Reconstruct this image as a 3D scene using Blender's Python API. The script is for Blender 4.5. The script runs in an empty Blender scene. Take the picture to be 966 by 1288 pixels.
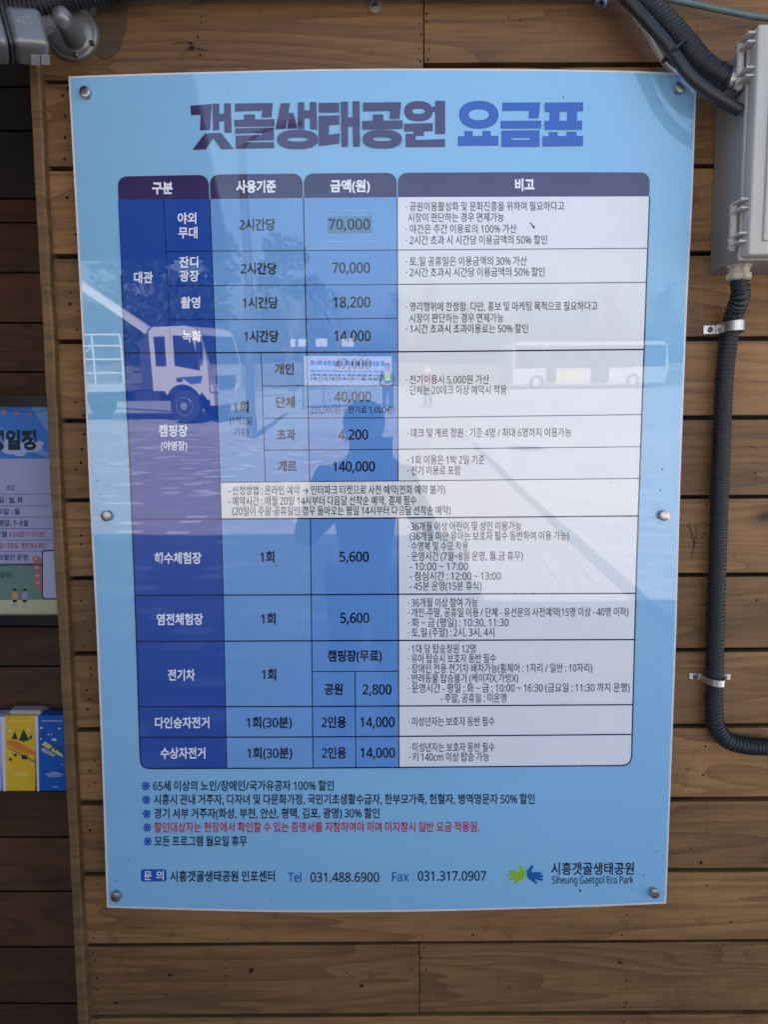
import bpy, bmesh, math, random
from mathutils import Vector, Matrix
random.seed(7)
S = bpy.context.scene
COL = S.collection
rad = math.radians

# ------------------------------------------------------------------ camera, sky, sun, exposure
F, CX, CY = 859.0, 483.0, 644.0          # focal length and centre for a 966 x 1288 frame
PITCH, YAW, ROLL = rad(-5.448), rad(0.114), rad(-0.291)   # of the view, measured against the wall
LEAN, DIST = rad(7.0), 1.2               # the kiosk wall leans out by 7 degrees; board 1.2 m away
CAM = Vector((0, 0, 1.5))
U = Vector((1, 0, 0))
V = Vector((0, -math.sin(LEAN), math.cos(LEAN)))
N = Vector((0, -math.cos(LEAN), -math.sin(LEAN)))
ORG = CAM - DIST * N
def W(u, v, n): return ORG + u * U + v * V + n * N
cp, sp, cw, sw = math.cos(PITCH), math.sin(PITCH), math.cos(YAW), math.sin(YAW)
fw = Vector((sw * cp, sp, -cw * cp)); ri = Vector((cw, 0, sw)); up = ri.cross(fw)
cr, sr = math.cos(ROLL), math.sin(ROLL)
ri, up = cr * ri + sr * up, -sr * ri + cr * up
def P(x, y, n=0.0):
    "the point of the wall's plane (lifted n metres off the board's face) that the photograph shows at x, y"
    d = ri * ((x - CX) / F) + up * (-(y - CY) / F) + fw
    t = (DIST - n) / -d.z
    return W(d.x * t, d.y * t, n)
def l2w(a): return a.x * U + a.y * V + a.z * N
cam = bpy.data.objects.new('camera', bpy.data.cameras.new('camera'))
COL.objects.link(cam); S.camera = cam
m3 = Matrix((l2w(ri), l2w(up), -l2w(fw))).transposed()
cam.matrix_world = Matrix.Translation(CAM) @ m3.to_4x4()
cam.data.sensor_fit = 'VERTICAL'; cam.data.sensor_height = 36.0
cam.data.lens = 36.0 * F / 1288.0
cam.data.clip_start = 0.02; cam.data.clip_end = 2000

SUN_EL, SUN_AZ = rad(38), rad(2)         # the sun stands behind the kiosk
S.world = bpy.data.worlds.new('World'); S.world.use_nodes = True
wn = S.world.node_tree
sky = wn.nodes.new('ShaderNodeTexSky'); sky.sky_type = 'NISHITA'; sky.sun_disc = False
sky.sun_elevation = SUN_EL; sky.sun_rotation = SUN_AZ; sky.air_density = 1.0; sky.dust_density = 4.0; sky.ozone_density = 0.6
bg = wn.nodes['Background']; bg.inputs['Strength'].default_value = 0.075
wn.links.new(sky.outputs['Color'], bg.inputs['Color'])
sun = bpy.data.objects.new('sun', bpy.data.lights.new('sun', 'SUN')); COL.objects.link(sun)
sun.data.energy = 5.0; sun.data.angle = rad(0.5); sun.data.color = (1.0, 0.95, 0.88)
sdir = Vector((math.sin(SUN_AZ) * math.cos(SUN_EL), math.cos(SUN_AZ) * math.cos(SUN_EL), math.sin(SUN_EL)))
sun.rotation_euler = sdir.to_track_quat('Z', 'Y').to_euler()
S.view_settings.view_transform = 'Standard'; S.view_settings.look = 'None'
S.view_settings.exposure = 2.46; S.view_settings.gamma = 1.0

# ------------------------------------------------------------------ materials
def lin(r, g, b):
    f = lambda c: (c / 255 / 12.92) if c / 255 <= .04045 else ((c / 255 + .055) / 1.055) ** 2.4
    return (f(r), f(g), f(b))
MATS = {}
def base_mat(name):
    m = bpy.data.materials.new(name); m.use_nodes = True
    return m, m.node_tree, m.node_tree.nodes['Principled BSDF']
def noise(nt, scale, vec=None, detail=4.0, rough=.55, dist=0.0):
    n = nt.nodes.new('ShaderNodeTexNoise'); n.inputs['Scale'].default_value = scale
    n.inputs['Detail'].default_value = detail; n.inputs['Roughness'].default_value = rough
    n.inputs['Distortion'].default_value = dist
    if vec is not None: nt.links.new(vec, n.inputs['Vector'])
    return n
def ramp(nt, fac, stops):
    r = nt.nodes.new('ShaderNodeValToRGB'); nt.links.new(fac, r.inputs['Fac'])
    while len(r.color_ramp.elements) < len(stops): r.color_ramp.elements.new(.5)
    for e, (p, c) in zip(r.color_ramp.elements, stops):
        e.position = p; e.color = (*c, 1) if len(c) == 3 else c
    return r
def mixc(nt, fac, a, b, mode='MIX'):
    m = nt.nodes.new('ShaderNodeMix'); m.data_type = 'RGBA'; m.blend_type = mode
    for k, v in ((0, fac), (6, a), (7, b)):
        if hasattr(v, 'is_linked'): nt.links.new(v, m.inputs[k])
        elif k == 0: m.inputs[0].default_value = v
        else: m.inputs[k].default_value = (*v, 1)
    return m.outputs[2]
def math_(nt, op, a, b=None):
    m = nt.nodes.new('ShaderNodeMath'); m.operation = op
    for k, v in ((0, a), (1, b)):
        if v is None: continue
        if hasattr(v, 'is_linked'): nt.links.new(v, m.inputs[k])
        else: m.inputs[k].default_value = v
    return m.outputs[0]
def pos(nt, scale=(1, 1, 1)):
    g = nt.nodes.new('ShaderNodeNewGeometry'); mp = nt.nodes.new('ShaderNodeMapping')
    mp.inputs['Scale'].default_value = scale
    nt.links.new(g.outputs['Position'], mp.inputs['Vector'])
    return mp.outputs[0]
def bump(nt, h, strength, dist, bsdf):
    b = nt.nodes.new('ShaderNodeBump'); b.inputs['Strength'].default_value = strength
    b.inputs['Distance'].default_value = dist
    nt.links.new(h, b.inputs['Height']); nt.links.new(b.outputs[0], bsdf.inputs['Normal'])
def plain(name, rgb, rough=.5, metal=0.0, var=.12, scale=40, ior=1.5, bmp=0.0):
    if name in MATS: return MATS[name]
    m, nt, b = base_mat(name)
    n = noise(nt, scale, pos(nt))
    lo = tuple(c * (1 - var) for c in rgb); hi = tuple(min(1, c * (1 + var)) for c in rgb)
    nt.links.new(ramp(nt, n.outputs[0], [(.3, lo), (.7, hi)]).outputs[0], b.inputs['Base Color'])
    b.inputs['Roughness'].default_value = rough; b.inputs['Metallic'].default_value = metal
    b.inputs['IOR'].default_value = ior
    if bmp: bump(nt, n.outputs[0], .5, bmp, b)
    MATS[name] = m; return m
PRINT_IOR = 1.72
def ink(name, rgb, rough=.012):
    "print under a glossy acrylic face: slight dust, a very slightly wavy surface"
    if name in MATS: return MATS[name]
    m, nt, b = base_mat(name)
    p = pos(nt)
    d = noise(nt, 9, p, 6, .7); d2 = noise(nt, 2.2, p, 3)
    f = math_(nt, 'MULTIPLY', ramp(nt, d.outputs[0], [(.45, (0, 0, 0)), (.8, (1, 1, 1))]).outputs[0], .07)
    c = mixc(nt, f, rgb, (.45, .45, .42))
    nt.links.new(mixc(nt, d2.outputs[0], c, tuple(x * .9 for x in rgb)), b.inputs['Base Color'])
    b.inputs['Roughness'].default_value = rough; b.inputs['IOR'].default_value = PRINT_IOR
    w = noise(nt, 3.0, p, 1.0)
    bump(nt, w.outputs[0], .06, .01, b)
    MATS[name] = m; return m
def wood(name, light, mid, dark, attr='plank', rough=.62, grain=1.0):
    m, nt, b = base_mat(name)
    at = nt.nodes.new('ShaderNodeAttribute'); at.attribute_name = attr
    cmb = nt.nodes.new('ShaderNodeCombineXYZ')
    for i, k in enumerate((37.0, 0.0, 71.0)):
        nt.links.new(math_(nt, 'MULTIPLY', at.outputs['Fac'], k), cmb.inputs[i])
    va = nt.nodes.new('ShaderNodeVectorMath'); va.operation = 'ADD'
    g = nt.nodes.new('ShaderNodeNewGeometry')
    nt.links.new(g.outputs['Position'], va.inputs[0]); nt.links.new(cmb.outputs[0], va.inputs[1])
    def mp(sc):
        k = nt.nodes.new('ShaderNodeMapping'); k.inputs['Scale'].default_value = sc
        nt.links.new(va.outputs[0], k.inputs['Vector']); return k.outputs[0]
    # cathedral grain: growth rings that darken slowly and stop sharply
    n1 = noise(nt, 1.0, mp((.75, .75, 7.0)), 2, .45, .35)
    rings = math_(nt, 'POWER', math_(nt, 'FRACT', math_(nt, 'MULTIPLY', n1.outputs[0], 15.0)), 3.0)
    n2 = noise(nt, 1.0, mp((9, 9, 170.0)), 5, .65)
    n3 = noise(nt, 1.0, mp((2.2, 2.2, 7.0)), 6, .65)
    # knots
    vo = nt.nodes.new('ShaderNodeTexVoronoi'); vo.inputs['Scale'].default_value = 1.0
    nd = noise(nt, 14, va.outputs[0], 3)
    vv = nt.nodes.new('ShaderNodeVectorMath'); vv.operation = 'ADD'
    sc = nt.nodes.new('ShaderNodeVectorMath'); sc.operation = 'SCALE'; sc.inputs['Scale'].default_value = .22
    nt.links.new(nd.outputs['Color'], sc.inputs[0])
    nt.links.new(mp((3.0, 3.0, 6.5)), vv.inputs[0]); nt.links.new(sc.outputs[0], vv.inputs[1])
    nt.links.new(vv.outputs[0], vo.inputs['Vector'])
    knot = ramp(nt, vo.outputs['Distance'], [(.035, (1, 1, 1)), (.075, (.45, .45, .45)), (.16, (0, 0, 0))]).outputs[0]
    f = math_(nt, 'ADD', math_(nt, 'MULTIPLY', rings, .34 * grain), math_(nt, 'MULTIPLY', n3.outputs[0], .80))
    c = ramp(nt, f, [(.22, light), (.50, mid), (1.0, dark)]).outputs[0]
    fine = ramp(nt, n2.outputs[0], [(.32, (.74, .73, .72)), (.58, (1.08, 1.08, 1.08))]).outputs[0]
    c = mixc(nt, 1.0, c, fine, 'MULTIPLY')
    tone = ramp(nt, math_(nt, 'FRACT', math_(nt, 'MULTIPLY', at.outputs['Fac'], 13.7)), [(0, (.66, .63, .58)), (1, (1.20, 1.18, 1.14))]).outputs[0]
    c = mixc(nt, 1.0, c, tone, 'MULTIPLY')
    c = mixc(nt, knot, c, tuple(x * .3 for x in dark))
    # grimy patches
    gr = ramp(nt, noise(nt, 11, va.outputs[0], 8, .72).outputs[0], [(.58, (0, 0, 0)), (.70, (1, 1, 1))]).outputs[0]
    c = mixc(nt, math_(nt, 'MULTIPLY', gr, .55), c, tuple(x * .55 for x in dark))
    nt.links.new(c, b.inputs['Base Color'])
    b.inputs['Roughness'].default_value = rough
    bump(nt, math_(nt, 'ADD', n2.outputs[0], math_(nt, 'MULTIPLY', knot, -1.5)), .35, .002, b)
    MATS[name] = m; return m

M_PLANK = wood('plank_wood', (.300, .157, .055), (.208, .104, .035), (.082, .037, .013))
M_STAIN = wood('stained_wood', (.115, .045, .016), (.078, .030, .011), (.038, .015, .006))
M_BATTEN = wood('batten_wood', (.190, .108, .044), (.132, .072, .028), (.066, .034, .014))
M_BLACK = plain('black_void', (.006, .006, .007), .8)
M_HOLE = plain('nail_hole', (.008, .006, .005), .9)

# ------------------------------------------------------------------ mesh building
class MB:
    def __init__(s): s.v = []; s.f = []; s.mi = []; s.at = []
    def face(s, pts, mi=0, at=0.0):
        k = len(s.v); s.v += [Vector(p) for p in pts]; s.f.append(tuple(range(k, k + len(pts)))); s.mi.append(mi); s.at.append(at)
    def add(s, vs, fs, mi=0, at=0.0):
        k = len(s.v); s.v += [Vector(p) for p in vs]
        for f in fs: s.f.append(tuple(i + k for i in f)); s.mi.append(mi); s.at.append(at)
    def hexa(s, b, t, mi=0, at=0.0):
        "b, t: two rings of the same length (bottom and top), closed with caps"
        n = len(b)
        s.add(list(b) + list(t), [tuple(range(n - 1, -1, -1)), tuple(range(n, 2 * n))] +
              [(i, (i + 1) % n, n + (i + 1) % n, n + i) for i in range(n)], mi, at)
    def box(s, c, ax, ay, az, h, mi=0, at=0.0):
        c, ax, ay, az = Vector(c), Vector(ax), Vector(ay), Vector(az)
        r = [(-1, -1), (1, -1), (1, 1), (-1, 1)]
        s.hexa([c + ax * h[0] * i + ay * h[1] * j - az * h[2] for i, j in r], [c + ax * h[0] * i + ay * h[1] * j + az * h[2] for i, j in r], mi, at)
    def wbox(s, x0, x1, y0, y1, z0, z1, mi=0, at=0.0):
        s.box(((x0 + x1) / 2, (y0 + y1) / 2, (z0 + z1) / 2), (1, 0, 0), (0, 1, 0), (0, 0, 1), ((x1 - x0) / 2, (y1 - y0) / 2, (z1 - z0) / 2), mi, at)
    def rbox(s, c, ax, ay, az, h, bev, seg=3, mi=0, taper=1.0):
        bm = bmesh.new(); bmesh.ops.create_cube(bm, size=2)
        for v in bm.verts:
            k = taper if v.co.z > 0 else 1.0
            v.co = Vector((v.co.x * h[0] * k, v.co.y * h[1] * k, v.co.z * h[2]))
        bmesh.ops.bevel(bm, geom=bm.edges[:], offset=bev, segments=seg, affect='EDGES', profile=.5)
        c, ax, ay, az = Vector(c), Vector(ax), Vector(ay), Vector(az)
        bm.verts.index_update()
        s.add([c + ax * v.co.x + ay * v.co.y + az * v.co.z for v in bm.verts], [tuple(v.index for v in f.verts) for f in bm.faces], mi)
        bm.free()
    def lathe(s, o, ax, prof, seg=24, mi=0):
        "prof: (radius, height) list along ax"
        o = Vector(o); ax = Vector(ax).normalized()
        a = ax.orthogonal().normalized(); b = ax.cross(a)
        k = len(s.v); n = len(prof)
        for r, h in prof:
            for i in range(seg):
                t = 2 * math.pi * i / seg
                s.v.append(o + ax * h + a * r * math.cos(t) + b * r * math.sin(t))
        for j in range(n - 1):
            for i in range(seg):
                q = (i + 1) % seg
                s.f.append((k + j * seg + i, k + j * seg + q, k + (j + 1) * seg + q, k + (j + 1) * seg + i)); s.mi.append(mi); s.at.append(0)
        s.f.append(tuple(k + i for i in reversed(range(seg)))); s.mi.append(mi); s.at.append(0)
        s.f.append(tuple(k + (n - 1) * seg + i for i in range(seg))); s.mi.append(mi); s.at.append(0)
    def tube(s, path, rf, seg=14, mi=0, caps=True):
        "path: points; rf(i, s): radius"
        n = len(path); k = len(s.v); prev = None; L = 0
        for i, p in enumerate(path):
            t = (path[min(i + 1, n - 1)] - path[max(i - 1, 0)]).normalized()
            a = t.orthogonal().normalized() if prev is None else (prev - t * prev.dot(t)).normalized()
            prev = a; b = t.cross(a)
            if i: L += (p - path[i - 1]).length
            r = rf(i, L)
            for j in range(seg):
                q = 2 * math.pi * j / seg
                s.v.append(p + a * r * math.cos(q) + b * r * math.sin(q))
        for i in range(n - 1):
            for j in range(seg):
                q = (j + 1) % seg
                s.f.append((k + i * seg + j, k + i * seg + q, k + (i + 1) * seg + q, k + (i + 1) * seg + j)); s.mi.append(mi); s.at.append(0)
        if caps:
            s.f.append(tuple(k + i for i in reversed(range(seg)))); s.mi.append(mi); s.at.append(0)
            s.f.append(tuple(k + (n - 1) * seg + i for i in range(seg))); s.mi.append(mi); s.at.append(0)
def wpos(o):
    p = Vector((0, 0, 0))
    while o is not None: p = p + o.location; o = o.parent
    return p
def part(name, mb, mats, parent=None, smooth=False, recalc=False):
    o = bpy.data.objects.new(name, bpy.data.meshes.new(name)); COL.objects.link(o)
    base = wpos(parent) if parent else Vector((0, 0, 0))
    me = o.data; me.from_pydata([v - base for v in mb.v], [], mb.f)
    for m in (mats if isinstance(mats, (list, tuple)) else [mats]): me.materials.append(m)
    me.polygons.foreach_set('material_index', mb.mi)
    if any(mb.at):
        a = me.attributes.new('plank', 'FLOAT', 'FACE'); a.data.foreach_set('value', mb.at)
    if recalc:
        bm = bmesh.new(); bm.from_mesh(me); bmesh.ops.recalc_face_normals(bm, faces=bm.faces); bm.to_mesh(me); bm.free()
    if smooth:
        me.polygons.foreach_set('use_smooth', [True] * len(me.polygons))
        if hasattr(me, 'set_sharp_from_angle'): me.set_sharp_from_angle(angle=rad(38))
    if parent: o.parent = parent
    return o
def tag(o, label, cat, group=None, kind=None):
    if label: o['label'] = label
    if cat: o['category'] = cat
    if group: o['group'] = group
    if kind: o['kind'] = kind
    return o
def thing(name, label, cat, loc, group=None):
    o = bpy.data.objects.new(name, None); COL.objects.link(o); o.location = loc
    o.empty_display_size = .1
    return tag(o, label, cat, group)
def copy_tree(o, parent=None):
    c = o.copy(); COL.objects.link(c)
    if parent: c.parent = parent
    for ch in list(o.children): copy_tree(ch, c)
    return c
def spline(pts, step):
    "Catmull-Rom through points, resampled every step metres"
    pts = [Vector(p) for p in pts]; q = [2 * pts[0] - pts[1]] + pts + [2 * pts[-1] - pts[-2]]
    fine = []
    for i in range(1, len(q) - 2):
        for k in range(40):
            t = k / 40
            fine.append(.5 * ((2 * q[i]) + (q[i + 1] - q[i - 1]) * t + (2 * q[i - 1] - 5 * q[i] + 4 * q[i + 1] - q[i + 2]) * t * t + (3 * q[i] - q[i - 1] - 3 * q[i + 1] + q[i + 2]) * t ** 3))
    fine.append(pts[-1])
    out = [fine[0]]; acc = 0
    for a, b in zip(fine, fine[1:]):
        d = (b - a).length; pos_ = 0
        while acc + (d - pos_) >= step and d > 0:
            pos_ += step - acc; out.append(a + (b - a) * (pos_ / d)); acc = 0
        acc += d - pos_
    return out
#@@WALL
# ------------------------------------------------------------------ ground
def ground_mat():
    m, nt, b = base_mat('paving')
    g = nt.nodes.new('ShaderNodeNewGeometry')
    br = nt.nodes.new('ShaderNodeTexBrick'); br.inputs['Scale'].default_value = 1.0
    br.inputs['Brick Width'].default_value = .26; br.inputs['Row Height'].default_value = .13
    br.inputs['Mortar Size'].default_value = .004; br.inputs['Bias'].default_value = 0
    br.inputs['Color1'].default_value = (0, 0, 0, 1); br.inputs['Color2'].default_value = (1, 1, 1, 1)
    br.inputs['Mortar'].default_value = (.2, .2, .2, 1)
    nt.links.new(g.outputs['Position'], br.inputs['Vector'])
    sx = nt.nodes.new('ShaderNodeSeparateXYZ'); nt.links.new(g.outputs['Position'], sx.inputs[0])
    n = noise(nt, 3.0, g.outputs['Position'], 6, .6)
    dk = ramp(nt, br.outputs['Color'], [(.2, (.31, .265, .26)), (.88, (.35, .30, .295)), (.915, (.56, .53, .51))]).outputs[0]
    lt = ramp(nt, br.outputs['Color'], [(.25, (.48, .46, .45)), (.55, (.38, .37, .37))]).outputs[0]
    right = math_(nt, 'GREATER_THAN', sx.outputs[0], 2.05)
    c = mixc(nt, right, dk, lt)
    nt.links.new(mixc(nt, 1.0, c, ramp(nt, n.outputs[0], [(.2, (.85, .85, .85)), (.8, (1.1, 1.1, 1.1))]).outputs[0], 'MULTIPLY'), b.inputs['Base Color'])
    b.inputs['Roughness'].default_value = .8
    return m
def sheet(name, x0, x1, y0, y1, z, m, kind='structure'):
    mb = MB(); mb.face([(x0, y0, z), (x1, y0, z), (x1, y1, z), (x0, y1, z)])
    return tag(part(name, mb, m), None, None, None, kind)
sheet('ground', -600, 600, -600, 600, -.02, plain('earth', (.16, .15, .09), .9, scale=.4, var=.25))
sheet('paving', -40, 40, -15.9, 12, 0, ground_mat())
sheet('road', -120, 120, -46, -15.9, -.006, plain('concrete_road', (.36, .35, .34), .85, scale=1.2))
def deck_mat():
    m, nt, b = base_mat('pink_deck')
    n = noise(nt, 1, pos(nt, (30, 1.5, 1)), 4)
    nt.links.new(ramp(nt, n.outputs[0], [(.3, (.37, .32, .305)), (.7, (.44, .385, .37))]).outputs[0], b.inputs['Base Color'])
    b.inputs['Roughness'].default_value = .75; return m
mb = MB()
for i in range(9):
    x = .62 + i * .14; mb.wbox(x, x + .134, -12.6, 1.0, .001, .006)
tag(part('walkway', mb, deck_mat()), None, None, None, 'structure')
sheet('drain_channel', 1.89, 2.03, -12.6, 1.0, .005, plain('drain', (.13, .14, .15), .7))

mb = MB(); mb.lathe((3.0, -11.8, 0), (0, 0, 1), [(.36, -.01), (.36, .004), (.30, .006), (.001, .006)], 28)
tag(part('manhole_cover', mb, plain('iron', (.07, .07, .072), .6, .5), None), 'round dark iron manhole cover in the pale paving', 'manhole cover')

# ------------------------------------------------------------------ the kiosk
NP = -.030                                # face of the planks, behind the board's face
def uvn(p): d = p - ORG; return d.dot(U), d.dot(V), d.dot(N)
U0 = uvn(P(79, 700, NP))[0]
kiosk = thing('wooden_kiosk', 'brown plank kiosk wall with a dark recessed bay behind the price board', 'kiosk', W(0, 0, NP) * 1.0)
gaps = [uvn(P(480, y, NP))[1] for y in (-7, 101.5, 211, 321, 427.5, 527, 627.5, 725, 820, 915.5, 1008, 1097, 1186.5, 1276.5)]
while gaps[0] < 1.05: gaps.insert(0, gaps[0] + .1435)
while gaps[-1] > -1.62: gaps.append(gaps[-1] - .1435)
mb = MB(); g = .0043
seam = uvn(P(533, 50, NP))[0]; vr = uvn(P(890, 81, NP))[1]
i0 = min(range(len(gaps)), key=lambda i: abs(gaps[i] - uvn(P(480, 101.5, NP))[1]))
seam2 = uvn(P(527.5, 1230, NP))[0]; iB = min(range(len(gaps)), key=lambda i: abs(gaps[i] - uvn(P(480, 1186.5, NP))[1]))
for k, (a, b_) in enumerate(zip(gaps, gaps[1:])):
    halves = [(U0, seam - .0008, a, b_), (seam + .0008, 2.9, a, b_)] if k in (i0 - 1, i0) else [(U0, seam2 - .0006, a, b_), (seam2 + .0006, 2.9, a, b_)] if k == iB else [(U0, 2.9, a, b_)]
    if k == i0 - 1: halves[1] = (seam + .0008, 2.9, a, vr)
    if k == i0: halves[1] = (seam + .0008, 2.9, vr, b_)
    for q, (x0, x1, t, bt) in enumerate(halves):
        t -= g * random.uniform(.7, 1.2); bt += g * random.uniform(.7, 1.2)
        k0 = len(mb.f)
        mb.rbox(W((x0 + x1) / 2, (t + bt) / 2, NP - .010 + random.uniform(-.0008, .0008)), U, V, N, ((x1 - x0) / 2, (t - bt) / 2, .010), .0012, 2)
        mb.at[k0:] = [0.061 + .031 * k + .37 * q] * (len(mb.f) - k0)
# nail holes, in columns where the studs are
def hole(x, y, r):
    o = P(x, y, NP + .0010)
    mb.face([o + U * r * math.cos(t) + V * r * random.uniform(.7, 1.3) * math.sin(t) for t in [i * math.pi / 4 for i in range(8)]], 1)
rnd = random.Random(3)
for y in range(112, 1288, 14):
    if rnd.random() < .75:
        xx = 82 + (y - 103) * .034
        hole(xx + rnd.uniform(-5, 9), y + rnd.uniform(-6, 6), rnd.choice((.0012, .0016, .0022, .0028)))
for x, ys in ((252, range(6, 84, 13)), (283, range(1160, 1288, 11)), (787, range(1150, 1288, 12)), (841, range(70, 84, 6)), (537, range(6, 84, 11)), (528, range(4, 84, 14)), (533, range(1192, 1272, 9)), (522, range(1194, 1272, 13)),
              (888, range(500, 1288, 34)), (120, range(1170, 1288, 9))):
    for y in ys:
        hole(x + rnd.uniform(-4, 4), y + rnd.uniform(-4, 4), rnd.choice((.0010, .0014, .0020)))
def knot(x, y, r):
    for i in range(7):
        a = rnd.uniform(0, 6.28); d = rnd.uniform(0, r * .8); cx_, cy_ = x + d * math.cos(a), y + d * .9 * math.sin(a); w = r * rnd.uniform(.2, .55)
        mb.face([P(cx_ + w * rnd.uniform(.5, 1.3) * math.cos(t), cy_ + w * rnd.uniform(.35, 1.0) * math.sin(t), NP + .0012 + i * .00008) for t in [k * math.pi / 5 for k in range(10)]], 1)
def scratch(x0, y0, x1, y1, w):
    d = Vector((x1 - x0, y1 - y0)).normalized(); q = Vector((-d.y, d.x)) * w / 2; k = 6; L = []; R_ = []
    for i in range(k + 1):
        c = Vector((x0, y0)).lerp(Vector((x1, y1)), i / k) + Vector((rnd.uniform(-.6, .6), rnd.uniform(-.6, .6))); t = .25 + .75 * math.sin(math.pi * i / k)
        L.append(P(*(c + q * t), NP + .0013)); R_.append(P(*(c - q * t), NP + .0013))
    mb.add(L + R_, [(i, i + 1, k + 2 + i, k + 1 + i) for i in range(k)], 1)
for x, y, r in ((240, 60, 5.5), (239, 54, 4), (213, 1226, 4.5), (316, 1221, 4.5), (455, 1240, 5), (781, 1211, 3.2), (641, 1242, 2.4), (595, 1176, 2), (904, 541, 3.2), (889, 760, 3.4), (951, 595, 2.2), (951, 602, 1.8), (953, 755, 2.4), (897, 340, 2.6), (858, 352, 3.4), (146, 1262, 3.2), (870, 1067, 2.4), (882, 1085, 3), (920, 1160, 2.2), (101, 250, 1.8), (126, 460, 2.4), (110, 520, 2.2), (640, 22, 1.4), (655, 26, 1.6), (700, 60, 1.2), (96, 590, 2.4), (925, 700, 1.6)): knot(x, y, r)
for sc_ in ((866, 655, 876, 690, .9), (878, 660, 870, 705, .8), (868, 690, 884, 676, .7), (876, 30, 880, 46, .8), (215, 55, 236, 52, .9), (245, 60, 262, 63, .9), (300, 1160, 318, 1172, .8), (870, 760, 888, 762, .9), (150, 1165, 190, 1167, .7), (940, 560, 958, 566, .7), (600, 1215, 630, 1211, .6), (900, 480, 940, 474, .6), (430, 1218, 447, 1232, .8)): scratch(*sc_)
part('plank_cladding', mb, [M_PLANK, M_HOLE], kiosk)
# damp stain by the camera's plate
mb = MB()
sp = [(92, -20), (158, -20), (160, 18), (156, 44), (150, 62), (140, 72), (128, 74), (118, 66), (108, 52), (96, 30)]
mb.face([P(x, y, NP + .0012) for x, y in sp])
part('damp_stain', mb, wood('damp_wood', (.115, .070, .034), (.090, .053, .025), (.060, .034, .016)), kiosk)
# backing board that closes the gaps
mb = MB(); mb.box(W((U0 + 2.9) / 2, -.25, NP - .032), U, V, N, ((2.9 - U0) / 2, 1.35, .008))
part('backing_board', mb, M_BLACK, kiosk)
# corner batten
mb = MB(); ua, ub = uvn(P(56, 500, -.012))[0], uvn(P(69.5, 500, -.012))[0]
ring = []
vs_ = [1.25 - i * .06 for i in range(48)]
for v in vs_:
    j = [rnd.uniform(-.0012, .0012) for _ in range(4)]
    ring.append([W(ua + j[0], v, -.05), W(ua + .0015 + j[0], v, -.014), W(ua + .003 + j[0], v, -.012 + j[2] * .5), W(ub - .003 + j[1], v, -.012 + j[2] * .5), W(ub + j[1], v, -.015), W(ub + j[1], v, -.05)])
for a, b_ in zip(ring, ring[1:]):
    for i in range(6):
        q = (i + 1) % 6; mb.face([a[i], b_[i], b_[q], a[q]], 0, .42)
part('corner_batten', mb, M_BATTEN, kiosk)
# recessed bay on the left
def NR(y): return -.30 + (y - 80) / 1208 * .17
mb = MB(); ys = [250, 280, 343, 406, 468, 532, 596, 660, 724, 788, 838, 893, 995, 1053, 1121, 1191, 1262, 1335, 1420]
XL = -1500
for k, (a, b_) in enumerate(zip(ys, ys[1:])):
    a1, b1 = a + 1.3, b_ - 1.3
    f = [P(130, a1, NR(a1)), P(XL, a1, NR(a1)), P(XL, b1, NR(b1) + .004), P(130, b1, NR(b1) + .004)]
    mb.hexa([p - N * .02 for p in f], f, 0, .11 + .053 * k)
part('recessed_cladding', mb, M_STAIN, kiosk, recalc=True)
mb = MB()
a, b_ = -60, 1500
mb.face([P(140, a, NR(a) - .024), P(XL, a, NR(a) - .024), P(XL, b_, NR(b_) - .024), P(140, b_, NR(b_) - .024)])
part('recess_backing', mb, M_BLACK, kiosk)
mb = MB()                                  # near-black panels for the bay's dark upper opening, its shade in the colour
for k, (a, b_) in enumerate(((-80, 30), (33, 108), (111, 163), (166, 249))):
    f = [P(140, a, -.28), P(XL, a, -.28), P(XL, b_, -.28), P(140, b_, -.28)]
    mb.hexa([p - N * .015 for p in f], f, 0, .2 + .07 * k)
part('shaded_opening_panel', mb, plain('opening_shade', (.012, .008, .006), .7), kiosk, recalc=True)
mb = MB(); mb.box(W(ua + .004, -.2, -.20), U, V, N, (.003, 1.5, .15))
part('bay_jamb', mb, plain('jamb', (.03, .018, .011), .8), kiosk)
mb = MB(); mb.wbox(-1.09, -1.05, .35, 1.55, 0, 2.95)  # added board, out of view, that blocks sky light to darken the bay
part('added_shade_board', mb, M_STAIN, kiosk)
# body and roofs, out of the picture: they throw the shade the board hangs in
mb = MB(); mb.wbox(-4.2, .9, 1.75, 5, 0, 4.1); mb.wbox(.9, 3.05, 1.55, 5, 0, 2.5)
part('rear_wall', mb, M_STAIN, kiosk)
mb = MB(); mb.wbox(-4.5, .9, .84, 5.3, 4.1, 4.28); mb.wbox(.905, 3.3, .82, 5.3, 2.52, 2.62)
part('roof', mb, plain('roof_sheet', (.10, .10, .11), .6), kiosk)
mb = MB(); mb.box(W(1.2, .99, -.05), U, V, N, (1.9, .04, .1)); mb.wbox(-4.2, .9, 1.06, 1.75, 2.62, 4.1)
part('gable_wall', mb, M_STAIN, kiosk)
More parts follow.
